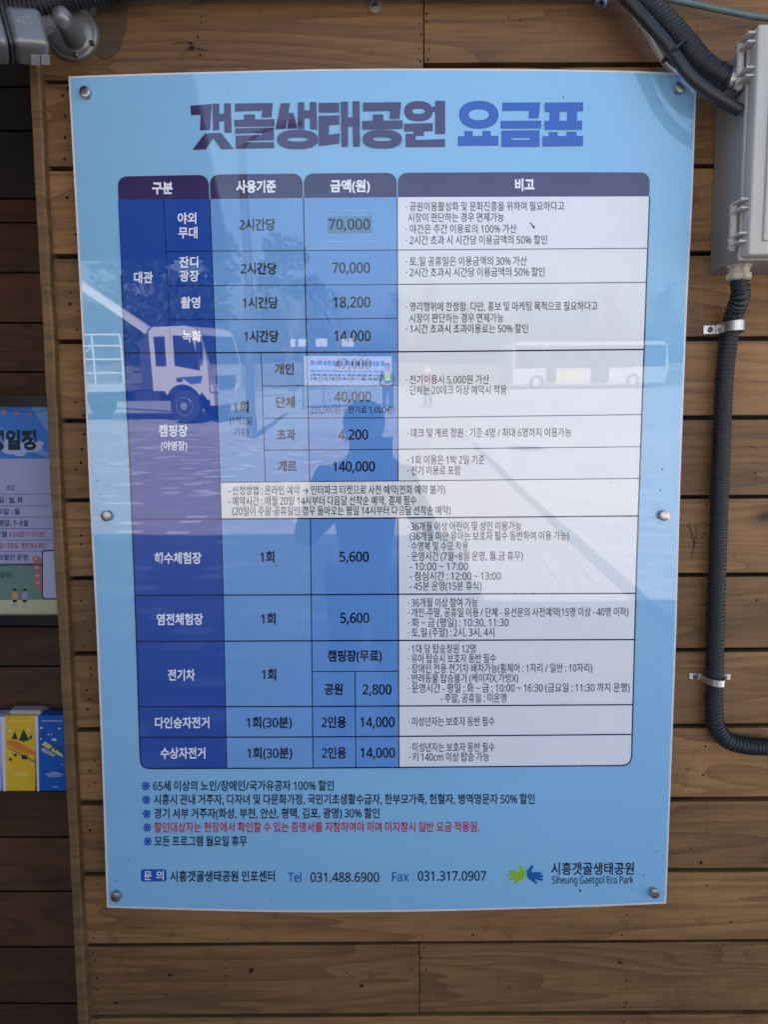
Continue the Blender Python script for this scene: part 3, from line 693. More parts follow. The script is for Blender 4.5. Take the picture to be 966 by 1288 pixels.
hand_px(mb, [fe(*p) for p in [(166, 146), (176, 138), (196, 142), (206, 152), (208, 172), (196, 186), (178, 180), (166, 164)]],
        [(fe(172, 148), fe(192, 114), 3, 1.6), (fe(202, 148), fe(234, 150), 2, 1.4), (fe(206, 160), fe(242, 164), 2, 1.4), (fe(204, 170), fe(240, 180), 2, 1.4), (fe(192, 178), fe(210, 194), 2.2, 1.5)], .0008)
hd = part('emblem_hand', mb, I_LOGO, board, recalc=True); hd['label'] = 'blue printed hand'
ftxt('emblem_lettering', [('시흥갯골생태공원', 693.5, 798, 1092.6, 17, .016), ('Siheung Gaetgol Eco Park', 694.6, 797.3, 1106.5, 13, .004)], I_BLACK)
# correction sticker behind the first price, and tape over it
mb = MB(); mb.face([P(x, y, .0010) for x, y in ((411.6, 272.3), (467.8, 271.8), (468, 293.6), (412, 294.2))])
part('price_sticker', mb, ink('ink_sticker', lin(96, 140, 172), .05), board, recalc=True)
mb = MB()
for x0, x1, y0, y1 in ((405, 475, 264.5, 265.1), (405.5, 475.5, 303.6, 304.4), (412, 468.6, 294.4, 295.2)): mb.face([P(x, y, .00105) for x, y in ((x0, y0), (x1, y0 - .5), (x1, y1 - .5), (x0, y1))])
part('tape_edge', mb, ink('ink_tape', lin(160, 190, 232), .05), board, recalc=True)
# specks of dirt
mb = MB(); rnd = random.Random(11)
def speck(x, y, a, b, t):
    c, s_ = math.cos(t), math.sin(t); k = 7
    mb.face([P(x + a * math.cos(q) * c - b * math.sin(q) * s_, y + a * math.cos(q) * s_ + b * math.sin(q) * c, .0018) for q in [i * 2 * math.pi / k + rnd.uniform(-.2, .2) for i in range(k)]])
for s_ in ((668.5, 281.5, 2.4, .7, .8), (671.5, 285.2, 2.6, 1.1, 1.0), (663.2, 304, .7, 1.8, -.2), (347, 711, 2.2, .5, .1), (283.5, 337.5, .6, .6, 0), (730, 1120.4, 1.0, 2.2, -.3), (797, 1118.8, .9, .7, 0), (810.5, 1100.7, .9, .9, 0), (827, 1070.6, .8, 1.0, 0),
           (710, 1119, .6, .6, 0), (740.5, 135.2, .5, 1.0, 0), (709, 122, .6, 1.6, .1), (661, 1134, .5, .5, 0), (144.5, 1107.5, .8, .8, 0), (341, 1131, .7, 1, 0), (161, 1082, .8, .8, 0), (834, 590, 1.1, .9, 0), (831, 617, .9, .9, 0), (122, 605, .8, .9, 0), (126, 622, .7, .7, 0), (134, 611, .7, .6, 0),
           (420, 265.4, 1.1, .5, 0), (466, 268.5, .7, .7, 0), (302, 137, .6, .6, 0), (286, 112, .6, .6, 0), (768, 607, .6, .6, 0), (815, 614, .5, .5, 0), (830, 658, .6, .6, 0)): speck(*s_)
for i in range(60):
    e_ = rnd.random()
    x, y = (rnd.uniform(112, 150), rnd.uniform(120, 1120)) if e_ < .3 else (rnd.uniform(150, 820), rnd.uniform(1110, 1136)) if e_ < .55 else (rnd.uniform(100, 860), rnd.uniform(96, 125)) if e_ < .75 else (rnd.uniform(180, 800), rnd.uniform(120, 1100))
    speck(x, y, rnd.uniform(.25, .6), rnd.uniform(.25, .6), 0)
o = part('dirt_specks', mb, plain('dirt', (.02, .018, .02), .8), board, recalc=True); o['kind'] = 'stuff'
# standoff screws
for x, y in ((109, 118.5), (853, 112.5), (135.5, 648.5), (834, 648), (147.5, 1124.8), (822, 1120.5)):
    mb = MB(); o = P(x, y, 0)
    mb.lathe(o, N, [(.0118, -.03), (.0118, -.0062)]); mb.lathe(o, N, [(.0092, .0002), (.0092, .0085), (.0086, .0100), (.0070, .0106), (.001, .0108)])
    part('standoff_screw', mb, M_STEEL, board, True)
#@@GEAR
# ------------------------------------------------------------------ poster and leaflets in the bay
NF = -.155
def pq(mb, x0, x1, y0, y1, n, mi=0): mb.face([P(x0, y0, n), P(x1, y0, n), P(x1, y1, n), P(x0, y1, n)], mi)
def pbox(mb, x0, x1, y0, y1, n0, n1, mi=0):
    f = [P(x0, y0, n1), P(x1, y0, n1), P(x1, y1, n1), P(x0, y1, n1)]
    mb.hexa([p - N * (n1 - n0) for p in f], f, mi)
POST_R = 92
poster = thing('event_poster', 'framed blue and white schedule poster in the dark bay with a printed hand and phone', 'poster', P(-60, 640, NF))
mb = MB(); fr = plain('frame_black', (.012, .012, .014), .35)
pbox(mb, -420, POST_R + 8, 498, 511, NF - .02, NF + .012); pbox(mb, -420, POST_R + 8, 774.5, 787, NF - .02, NF + .012); pbox(mb, POST_R, POST_R + 8, 511, 774.5, NF - .02, NF + .012); pbox(mb, -420, -408, 511, 774.5, NF - .02, NF + .012)
part('frame', mb, fr, poster, recalc=True)
P_BLUE = ink('poster_blue', lin(70, 135, 225)); P_PALE = ink('poster_pale', lin(182, 184, 226)); P_SAND = ink('poster_sand', lin(206, 206, 170)); P_GREEN = ink('poster_green', lin(120, 150, 140))
P_SKIN = ink('poster_skin', lin(190, 120, 120)); P_INK = ink('poster_ink', lin(30, 40, 70)); P_RED = ink('poster_red', lin(190, 90, 90)); P_CLOUD = ink('poster_cloud', lin(190, 200, 240)); P_TYPE = ink('poster_type', lin(40, 60, 80)); P_LB = ink('poster_light_blue', lin(120, 170, 240)); P_OR = ink('poster_orange', lin(225, 165, 110)); P_GREY = ink('poster_grey', lin(120, 130, 160))
mb = MB()
pq(mb, -408, POST_R, 511, 577, NF, 0); pq(mb, -408, POST_R, 577, 712, NF, 1)
mb.face([P(x, y, NF) for x, y in ((-408, 712), (POST_R, 708), (POST_R, 754), (-408, 758))], 3)
mb.face([P(x, y, NF) for x, y in ((-408, 758), (POST_R, 754), (POST_R, 774.5), (-408, 774.5))], 2)
part('poster_sheet', mb, [P_BLUE, P_PALE, P_SAND, P_GREEN], poster, recalc=True)
mb = MB()
def disc(mb, x, y, rx, ry, n, mi=0): mb.face([P(x + rx * math.cos(t), y + ry * math.sin(t), n) for t in [i * math.pi / 9 for i in range(18)]], mi)
for i, (x, y, r) in enumerate(((12, 562, 12), (24, 566, 10), (36, 561, 10), (46, 562, 7), (50, 558, 4.5))): disc(mb, x, y, r, r * .8, NF + .0004 + i * .00008, 0)
mb.face([P(x, y, NF + .0003) for x, y in ((38, 511.5), (60, 511.5), (60, 545))], 1)
mb.face([P(x, y, NF + .0003) for x, y in ((-10, 533), (62, 570), (62, 576), (-10, 552))], 1)
part('cloud_print', mb, [P_CLOUD, P_LB], poster, recalc=True)
mb = MB()
for i, x in enumerate((4, 20, 37)): disc(mb, x, 518 + i * 1.5, 3.2, 3.8, NF + .0004, 0)
rr = [(-10, 512.5), (10, 515.5), (25, 517.5), (40, 518.2), (56, 516.5)]
for a, b in zip(rr, rr[1:]): mb.face([P(a[0], a[1], NF + .0005), P(b[0], b[1], NF + .0005), P(b[0], b[1] + .7, NF + .0005), P(a[0], a[1] + .7, NF + .0005)], 1)
part('bunting_print', mb, [ink('poster_lamp', lin(150, 140, 150)), P_INK], poster, recalc=True)
for s_, x0, x1, y, z_, w_ in (('일정', 6.5, 45, 553.5, 26, .05), ('행', -17, 4.5, 554, 26, .05), ('비고', 8, 18, 613.6, 8, .006), ('휴무일 : 월, 화', -16, 28, 629, 8.4, .01), ('휴무일 : 월', -12, 24, 643.5, 8.4, .01), ('휴무일 : 평일, 7~8월', -28, 34.5, 658, 8.4, .01), ('1~2월 / ', -14, 14, 672, 8.4, .01), ('7, 8월만 운영', -9, 34, 701, 8.4, .01), ('있습니다.', -4, 15, 723, 8.4, .01)):
    mb = MB(); type_px(mb, s_, x0, x1, y, z_, w_, 0, NF + .0010); part('lettering', mb, P_TYPE, poster)
for s_, x0, x1, y in (('금요일만 17~20시 운영', 15, 55, 672), ('주말 / 공휴일 · 현장 접수 확인', -6, 56.5, 686.5)):
    mb = MB(); type_px(mb, s_, x0, x1, y, 8, .01, 0, NF + .0008); part('lettering', mb, P_RED, poster)
mb = MB()
for y in (621, 636, 650, 664.5, 679, 693): pq(mb, -408, POST_R - 4, y, y + .8, NF + .0006)
part('schedule_rules', mb, P_GREY, poster, recalc=True)
# the printed phone and the hand that holds it
mb = MB(); pp = rounded([(52, 692), (95, 691), (95, 754), (52, 754)], (0, 1, 2, 3), 5); mb.face([P(x, y, NF + .0006) for x, y in pp], 0)
pp = rounded([(53.4, 693.6), (95, 692.6), (95, 752.4), (53.4, 752.4)], (0, 1, 2, 3), 4); mb.face([P(x, y, NF + .0008) for x, y in pp], 1)
part('printed_phone', mb, [P_INK, ink('poster_screen', lin(200, 205, 235))], poster, recalc=True)
mb = MB()
for i, y in enumerate((704.5, 715.5, 725.5, 734.5)):
    mb.face([P(46.5 - i * .4 + 6.2 * math.cos(t) + i * 1.2, y + 4.6 * math.sin(t) + (1.8 * math.cos(t)), NF + .00045 + i * .00003) for t in [k * math.pi / 9 for k in range(18)]], 0)
    mb.face([P(44.5 + i * .7 + 2.2 * math.cos(t), y - 1.6 + 1.9 * math.sin(t), NF + .0006) for t in [k * math.pi / 6 for k in range(12)]], 1)
mb.face([P(x, y, NF + .0004) for x, y in ((45, 739), (53, 734), (53, 747))], 0)
part('printed_hand', mb, [P_SKIN, ink('poster_nail', lin(225, 165, 165))], poster, recalc=True)
mb = MB()
for x, c in ((18, 0), (30.5, 1)):
    disc(mb, x, 749.5, 3.8, 5.2, NF + .0006, c); disc(mb, x, 741.8, 2.4, 1.3, NF + .0007, 2); disc(mb, x, 756, 3.2, 1.6, NF + .0007, 2); disc(mb, x, 761, 3.4, 3.4, NF + .0005, 3)
part('printed_children', mb, [P_OR, ink('poster_lilac', lin(160, 165, 215)), P_INK, ink('poster_rose', lin(200, 185, 180))], poster, recalc=True)

NL = -.135
def leaflet(name, x0, x1, m, label, art):
    t = thing(name, label, 'leaflet stack', P((x0 + x1) / 2, 996, NL))
    mb = MB(); pbox(mb, x0, x1, 900, 996, NL - .03, NL); o = part('front_cover', mb, m, t, recalc=True)
    art(t); return t
L_Y = plain('leaflet_yellow', lin(232, 190, 48), .45, var=.05); L_B = plain('leaflet_blue', lin(18, 96, 190), .45, var=.05); L_W = plain('leaflet_white', lin(225, 220, 230), .5, var=.05)
L_DG = plain('leaflet_dark_green', lin(24, 70, 62), .5); L_OR = plain('leaflet_orange', lin(225, 130, 50), .5); L_NV = plain('leaflet_navy', lin(50, 45, 70), .5); L_CR = plain('leaflet_cream', lin(225, 215, 140), .5); L_GR = plain('leaflet_grey', lin(170, 185, 190), .5); L_RD = plain('leaflet_maroon', lin(90, 50, 80), .5)
fl = lambda x, y: (x / 9.91, 880 + y / 9.91)
def poly(mb, pts, n, mi): mb.face([P(*fl(x, y), NL + n) for x, y in pts], mi)
def art_yellow(t):
    mb = MB()
    for i, pts in enumerate(([(135, 495), (180, 395), (215, 495)], [(230, 510), (285, 365), (360, 500), (300, 525)], [(352, 490), (378, 432), (400, 485)])): poly(mb, pts, .0006, 0)
    poly(mb, [(70, 505), (130, 500), (225, 530), (430, 650), (435, 700), (260, 660), (80, 560)], .0005, 1)
    for k in range(5): poly(mb, [(150 + 55 * k, 545 + 28 * k), (165 + 55 * k, 548 + 28 * k), (110 + 55 * k, 595 + 28 * k), (95 + 55 * k, 590 + 28 * k)], .0008, 4)
    poly(mb, [(65, 585), (80, 585), (440, 775), (440, 790)], .0006, 2)
    for x, y, w in ((185, 690, 22), (125, 745, 20), (300, 715, 40), (400, 800, 14), (120, 690, 14)): poly(mb, [(x - w, y - w * .7), (x + w, y - w * .6), (x + w * .8, y + w * .8), (x - w * .9, y + w * .7)], .0007, 2 if w > 15 else 3)
    for x, y in ((120, 385), (350, 375)): poly(mb, [(x - 25, y + 10), (x - 5, y - 14), (x + 28, y), (x + 10, y + 16)], .0006, 3)
    for y, a, b in ((262, 95, 380), (905, 175, 330), (925, 160, 370), (945, 165, 350), (1090, 250, 300)): poly(mb, [(a, y), (b, y), (b, y + 9), (a, y + 9)], .0006, 5)
    part('cover_print', mb, [L_DG, L_OR, L_NV, L_W, plain('leaflet_gold', lin(215, 165, 50), .5), plain('leaflet_straw', lin(240, 215, 140), .5)], t, recalc=True)
    mb = MB(); pbox(mb, 12, 51, 893.5, 900.2, NL - .032, NL - .008); part('stacked_leaflets', mb, plain('leaflet_edge', lin(196, 180, 190), .6), t, recalc=True)
def art_blue(t):
    mb = MB()
    poly(mb, [(510, 560), (560, 520), (780, 690), (770, 715), (680, 665)], .0005, 0)
    poly(mb, [(505, 610), (540, 600), (690, 690), (660, 712), (520, 650)], .0006, 1)
    for k in range(3): poly(mb, [(600 + 60 * k, 620 + 10 * k), (690 + 45 * k, 560 + 12 * k), (705 + 45 * k, 570 + 12 * k), (620 + 60 * k, 632 + 10 * k)], .0007, 2)
    poly(mb, [(525, 400), (550, 395), (548, 480), (528, 485)], .0006, 3)
    for x, y, w in ((508, 352, 24), (735, 360, 22), (600, 435, 16), (640, 430, 10), (670, 500, 38), (505, 490, 14), (765, 810, 14)): poly(mb, [(x - w, y + 8), (x - w * .3, y - w * .6), (x + w, y - 6), (x + w * .4, y + w * .5)], .0006, 4)
    for y, a, b in ((262, 510, 770), (905, 620, 730), (925, 565, 785), (948, 585, 760), (1085, 650, 720)): poly(mb, [(a, y), (b, y), (b, y + 9), (a, y + 9)], .0006, 4)
    part('cover_print', mb, [L_CR, L_GR, L_DG, L_RD, L_W], t, recalc=True)
    mb = MB(); f = [P(48, 900, NL - .001), P(53, 893.5, NL - .028), P(90, 893.5, NL - .028), P(90, 900, NL - .001)]; mb.face(f)
    part('top_fold', mb, plain('leaflet_blue_fold', lin(30, 70, 150), .5), t, recalc=True)
leaflet('leaflet_stack', 6.2, 43.5, L_Y, 'stack of yellow leaflets with printed trees under the poster', art_yellow)
leaflet('leaflet_stack', 47.8, 92, L_B, 'stack of blue leaflets beside the corner batten', art_blue)
t = thing('leaflet_rack', 'white dividers of the leaflet holder in the dark bay', 'leaflet holder', P(20, 998, NL))
for x0, x1, y0 in ((1.0, 5.6, 902), (43.9, 47.5, 901)):
    mb = MB(); f = [P(x0 - 1, y0, NL + .002), P(x1 - .3, y0, NL + .002), P(x1 + 1.2, 996.5, NL + .002), P(x0 + 2.2, 996.5, NL + .002)]
    mb.hexa([p - N * .05 for p in f], f); part('divider', mb, L_W, t, recalc=True)
mb = MB(); pbox(mb, -120, 92, 996.5, 998.2, NL - .05, NL + .006); pbox(mb, -120, 92, 905, 998, NL - .055, NL - .05)
part('shelf', mb, plain('holder_dark', (.03, .018, .014), .6), t, recalc=True)
leaflet('leaflet_stack', -38, 1.2, plain('leaflet_lilac', lin(190, 190, 225), .5), 'stack of pale lilac leaflets at the photo edge, left of the yellow ones', lambda t: None)

# ------------------------------------------------------------------ security camera
G_CAM = plain('camera_grey', (.19, .19, .195), .34, .45, scale=120, var=.08); G_DK = plain('camera_dark', (.035, .035, .04), .45); G_LAB = plain('label_grey', (.40, .39, .37), .5, scale=400, var=.35)
G_WH = plain('mark_white', (.55, .55, .56), .4)
mb_o = P(93, 45, NP)
sc = thing('security_camera', 'grey security camera on a round wall plate at the top left', 'security camera', mb_o)
mb = MB(); mb.lathe(mb_o, N, [(.0430, 0), (.0430, .0045), (.0415, .0075), (.0375, .0090), (.0360, .0125), (.032, .0150), (.022, .0165), (.001, .0170)], 40)
plate = part('mounting_plate', mb, G_CAM, sc, True)
for x, y in ((95.5, 70), (107, 28), (115.5, 55), (70.5, 46)):
    mb = MB(); o = P(x, y, NP + .009); mb.lathe(o, N, [(.0042, 0), (.0042, .0045), (.003, .0060), (.0004, .0060)], 12); part('screw', mb, M_STEEL if x < 110 and x > 80 else G_DK, plate, True)
j = P(77, 21, .085); a0 = P(93, 47, NP + .016)
mb = MB(); ax = (j - a0)
mb.tube([a0 + ax * k for k in (0, .12, .3, .7, .92, 1.0, 1.06, 1.1)], lambda i, s: (.019, .018, .0158, .0145, .0150, .0145, .0110, .004)[i], 22)
arm = part('arm', mb, G_CAM, sc, True)
mb = MB(); q = P(94, 40, .02); mb.tube([q, q + N * .018], lambda i, s: .003, 10); part('arm_screw', mb, G_DK, arm, True)
# housing: a rounded block that points to the left
za = (-U * .86 - V * .20 + N * .46).normalized()            # barrel axis, away from the neck
aa = (U * .36 - V * .88 - N * .06); aa = (aa - za * aa.dot(za)).normalized()   # down across the lit face
bb_ = aa.cross(za).normalized()
if bb_.dot(N) < 0: bb_ = -bb_
H1, H2, HL = .0300, .0280, .052
hc = P(9, 29, .118) - bb_ * H2
def cam_at(a, b, c): return hc + aa * a + bb_ * b + za * c
k0 = P(70, 24, .085); k1 = cam_at(-.010, .004, -HL + .004)
mb = MB(); mb.tube([k0 + (k1 - k0) * t for t in (0, .2, .21, .45, .46, 1)], lambda i, s: (.0075, .0075, .0095, .0095, .0115, .0115)[i], 18); part('neck', mb, G_CAM, sc, True)
mb = MB(); mb.rbox(cam_at(0, 0, -HL / 2), aa, bb_, za, (H1, H2, HL / 2), .0105, 6)
hs = part('housing', mb, G_CAM, sc, True)
mb = MB(); mb.rbox(cam_at(0, 0, .0022), aa, bb_, za, (H1 - .001, H2 - .001, .0022), .0015, 2); part('seam_ring', mb, G_DK, hs, True)
mb = MB(); mb.rbox(cam_at(0, 0, .0545), aa, bb_, za, (H1 + .001, H2 + .001, .050), .010, 5); part('front_barrel', mb, G_CAM, hs, True)
mb = MB(); mb.rbox(cam_at(-.006, .0, .10), aa, bb_, za, (H1 + .003, H2 + .006, .070), .008, 4); part('sun_shield', mb, G_DK, hs, True)
for c0, b0 in ((-.030, -.004), (-.0445, -.003)):
    mb = MB(); o = cam_at(H1 + .0003, b0 - .004, c0); mb.box(o, za, bb_, aa, (.0062, .0120, .0003)); part('sticker', mb, G_LAB, hs)
mb = MB(); type_w(mb, 'ADT', cam_at(-.006, H2 + .0004, -.024), -za, -aa, .022, .0100, .01); part('mark', mb, G_WH, hs)
#@@CAMLAB
# ------------------------------------------------------------------ junction box
B_BODY = plain('box_grey', (.27, .27, .27), .42, var=.06, scale=14); B_LID = plain('box_lid_grey', (.46, .445, .41), .42, var=.05, scale=14)
bn = lambda n: n
bu0, bv1 = uvn(P(904.5, 92, NP))[:2]; bv0 = uvn(P(890, 346, NP))[1]; bu0 = (bu0 + uvn(P(890, 346, NP))[0]) / 2
BW, BD = .36, .1
jb = thing('junction_box', 'pale grey plastic junction box with hinged lid beside the price board', 'electrical box', W(bu0 + BW / 2, (bv0 + bv1) / 2, NP))
hv = (bv1 - bv0) / 2; vc = (bv0 + bv1) / 2
mb = MB(); mb.rbox(W(bu0 + BW / 2, vc, NP + BD / 2), U, V, N, (BW / 2, hv, BD / 2), .004, 3, taper=.995); body = part('box_body', mb, B_BODY, jb, True)
mb = MB(); mb.rbox(W(bu0 + BW / 2, vc, NP + BD + .0042), U, V, N, (BW / 2 + .003, hv + .003, .0042), .002, 2); part('body_rim', mb, B_LID, body, True)
mb = MB(); mb.rbox(W(bu0 + BW / 2, vc, NP + BD + .0215), U, V, N, (BW / 2 + .002, hv + .002, .0125), .004, 3); lid = part('lid', mb, B_LID, jb, True)
mb = MB(); mb.rbox(W(bu0 + BW / 2, vc, NP + BD + .0345), U, V, N, (BW / 2 - .018, hv - .018, .004), .003, 3); part('lid_panel', mb, B_LID, lid, True)
for y0, y1 in ((50, 109), (254, 312)):
    va, vb = uvn(P(944, y0, NP + BD))[1], uvn(P(944, y1, NP + BD))[1]
    mb = MB(); c = W(bu0 - .009, 0, NP + BD - .004); h_ = (va - vb)
    o = W(bu0 - .0085, vb, NP + BD - .004)
    mb.lathe(o, V, [(.003, -.004), (.0065, .0), (.0068, h_ * .22), (.0058, h_ * .23), (.0058, h_ * .72), (.0068, h_ * .73), (.0068, h_ * .97), (.003, h_)], 16)
    for t in (.05, .22, .76, .94):
        mb.rbox(o + V * h_ * t + U * .006 + N * .012, U, V, N, (.012, .0018, .020), .001, 2)
    mb.rbox(o + V * h_ * .5 + U * .013 + N * .014, U, V, N, (.0045, h_ * .49, .012), .002, 2)
    part('hinge', mb, B_LID, jb, True)

# ------------------------------------------------------------------ conduits and cables
RUB = plain('conduit_black', (.016, .017, .022), .48, var=.25, scale=60); CAB = plain('cable_black', (.018, .018, .022), .42, var=.2, scale=60)
def corrugated(name, label, pts, r, pitch=.0072, depth=.13):
    path = spline(pts, pitch / 4)
    t = thing(name, label, 'conduit', path[0])
    mb = MB(); mb.tube(path, lambda i, s: r * (1 + (depth * .45 if (i % 4) in (0, 1) else -depth * .55)), 18)
    part('corrugated_tube', mb, RUB, t, True); return t
gl = P(928, 104, .045)
c1 = corrugated('conduit', 'black corrugated conduit curving over the board corner into the side of the junction box',
    [P(-60, 12, .010), P(40, 8, .010), P(95, -4, .006), P(200, -19, .004), P(330, -22, .003), P(470, -22, .003), P(620, -22, .003), P(735, -22, .004), P(782, -16, .010), P(812, 2, .020), P(833, 22, .030), P(857, 48, .040), P(881, 76, .048), P(905, 95, .050), gl], .0175)
mb = MB(); gd = (gl - P(905, 95, .050)).normalized(); mb.lathe(gl - U * .020 + V * .003, U * .97 - V * .2, [(.0180, 0), (.0225, .001), (.0225, .008), (.0205, .009), (.0205, .013), (.0235, .014), (.0235, .022), (.017, .024)], 24)
part('locknut', mb, M_STEEL, c1, True)
lo = W(0, bv0, 0); gx = uvn(P(936, 349, .045))
p0 = W(gx[0], bv0 - .012, .028)
c2 = corrugated('conduit', 'black corrugated conduit hanging from under the junction box and bending right', [p0, P(932, 372, .020), P(925, 392, .000), P(919.5, 414, -.009), P(912, 470, -.008), P(908, 560, -.010), P(903.5, 680, -.010), P(900, 800, -.010), P(899, 855, -.010), P(898.4, 888, -.010), P(901, 912, -.010), P(914, 930, -.010), P(936, 937.5, -.010), P(965, 939.5, -.010), P(1020, 941, -.010), P(1100, 942, -.010)], .0150)
mb = MB(); mb.lathe(p0 + V * .016, -V, [(.020, 0), (.020, .008), (.017, .009), (.017, .016), (.0205, .017), (.0205, .026), (.016, .028)], 8)
part('gland_nut', mb, plain('gland_beige', (.42, .38, .31), .6, var=.3, scale=150), c2, False)
def cable(name, label, pts, r, m, step=.006):
    path = spline(pts, step); t = thing(name, label, 'cable', path[0])
    mb = MB(); mb.tube(path, lambda i, s: r, 16); part('sheath', mb, m, t, True); return t
cable('cable', 'thick smooth black cable with a cut end lying against the junction box', [P(735, -30, .022), P(772, -15, .026), P(790, 0, .032), P(807, 18, .038), P(823, 36, .044), P(839, 55, .050), P(851, 72, .054), P(863, 89, .058), P(880, 106, .062), P(905, 124, .066), P(932, 139, .066)], .0095, CAB)
cable('cable', 'thin white cable tied below the black conduit, behind the board corner', [P(776, -14, -.008), P(791, 5, -.010), P(802.5, 26, -.010), P(814, 42, -.012), P(826, 64, -.014), P(838, 82, -.018), P(850, 92, -.022), P(866, 104, -.022)], .0042, plain('cable_white', (.62, .60, .55), .5))
cable('cable', 'slim grey green cable crossing the wall above the junction box', [P(790, -14, -.010), P(835, -3, -.008), P(880, 6.5, -.006), P(930, 17, -.004), P(975, 23.5, -.002), P(1080, 30, 0)], .0052, plain('cable_teal', (.10, .145, .150), .4))
ct = thing('cable_tie', 'black cable tie looped round the conduit and cables near the board corner', 'cable tie', P(848, 66, .04))
mb = MB(); a = P(864, 50, .052); b = P(834, 78, -.012); c = P(846, 64, .066)
lp = spline([P(834, 78, -.004), P(838, 71, .040), P(848, 62, .064), P(858, 54, .066), P(866, 48, .050), P(862, 50, .020), P(848, 64, .0), P(834, 78, -.010)], .004)
mb.tube(lp, lambda i, s: .0022, 8); part('strap', mb, CAB, ct, True)
mb = MB(); tl = spline([P(834, 78, -.004), P(842, 75, .02), P(847, 79, .03), P(845, 82, .03)], .003); mb.tube(tl, lambda i, s: .0018, 8); part('tail', mb, CAB, ct, True)
# saddles and straps
Z_ST = plain('zinc', (.62, .61, .60), .34, .9, scale=200, var=.12)
def screw_head(o, parent):
    mb = MB(); mb.lathe(o, N, [(.0048, 0), (.0048, .0016), (.0030, .0026), (.0018, .0026), (.0014, .0012), (.0002, .0012)], 14); part('screw', mb, plain('screw_dark', (.12, .11, .10), .4, .8), parent, True)
def strap(label, x, y, w, dirv):
    "hanging pipe strap: tab with a screw under the conduit"
    t = thing('pipe_strap', label, 'pipe strap', P(x, y, NP), 'straps holding the top conduit')
    o = P(x, y, NP + .001); d = dirv.normalized(); sd = N.cross(d)
    mb = MB(); ring_ = [o + sd * w + d * .026, o + sd * w] + [o + sd * w * math.cos(q) - d * w * math.sin(q) for q in [k * math.pi / 8 for k in range(1, 8)]] + [o - sd * w, o - sd * w + d * .026]
    mb.hexa(ring_, [p + N * .002 for p in ring_]); part('tab', mb, Z_ST, t, recalc=True)
    mb = MB(); arc = [o + d * (.026 + .020 - .020 * math.cos(q)) + N * (.001 + .042 * math.sin(q)) for q in [k * math.pi / 10 for k in range(11)]]
    for a, b in zip(arc, arc[1:]):
        mb.hexa([a - sd * w, a + sd * w, a + sd * w + N * .0015, a - sd * w + N * .0015], [b - sd * w, b + sd * w, b + sd * w + N * .0015, b - sd * w + N * .0015])
    part('band', mb, Z_ST, t, recalc=True); screw_head(o + N * .002, t)
strap('short zinc strap tab just right of the camera plate', 113, 12, .0105, V * .95 - U * .3)
strap('zinc strap tab above the left half of the board top, by the plank seam', 471.5, 9, .0100, V)
strap('zinc strap tab at the top of the wall left of the curving conduit', 756, 5, .0100, V * 1.0 + U * .1)
def saddle(label, x, y, tabs, w, half, tilt=0, rise=2.9):
    t = thing('conduit_saddle', label, 'conduit clamp', P(x, y, NP), 'saddles holding the lower conduit')
    o = P(x, y, NP); ax = (U * math.cos(tilt) + V * math.sin(tilt)); ay = N.cross(ax)
    mb = MB(); R_ = half
    arc = [o + ax * (R_ * 1.12 * math.cos(q)) + N * (.004 + (R_ * rise) * math.sin(q) ** .6) for q in [k * math.pi / 14 for k in range(15)]]
    for a, b in zip(arc, arc[1:]):
        n1 = (a - o).normalized() * .0016
        mb.hexa([a - ay * w, a + ay * w, a + ay * w + n1, a - ay * w + n1], [b - ay * w, b + ay * w, b + ay * w + n1, b - ay * w + n1])
    part('band', mb, Z_ST, t, recalc=True)
    for s_ in tabs:
        mb = MB(); c = o + ax * s_ * (R_ * 1.12 + .010) + N * .002
        mb.rbox(c, ax, ay, N, (.0115, w * .95, .0014), .001, 2); part('tab', mb, Z_ST, t); screw_head(c + N * .0014, t)
saddle('one-legged zinc conduit saddle below the junction box', 912.3, 415, (-1,), .0085, .0158)
saddle('two-legged zinc conduit saddle above the bend of the lower conduit', 892.3, 850.5, (-1, 1), .0058, .0150, -.03, 2.5)
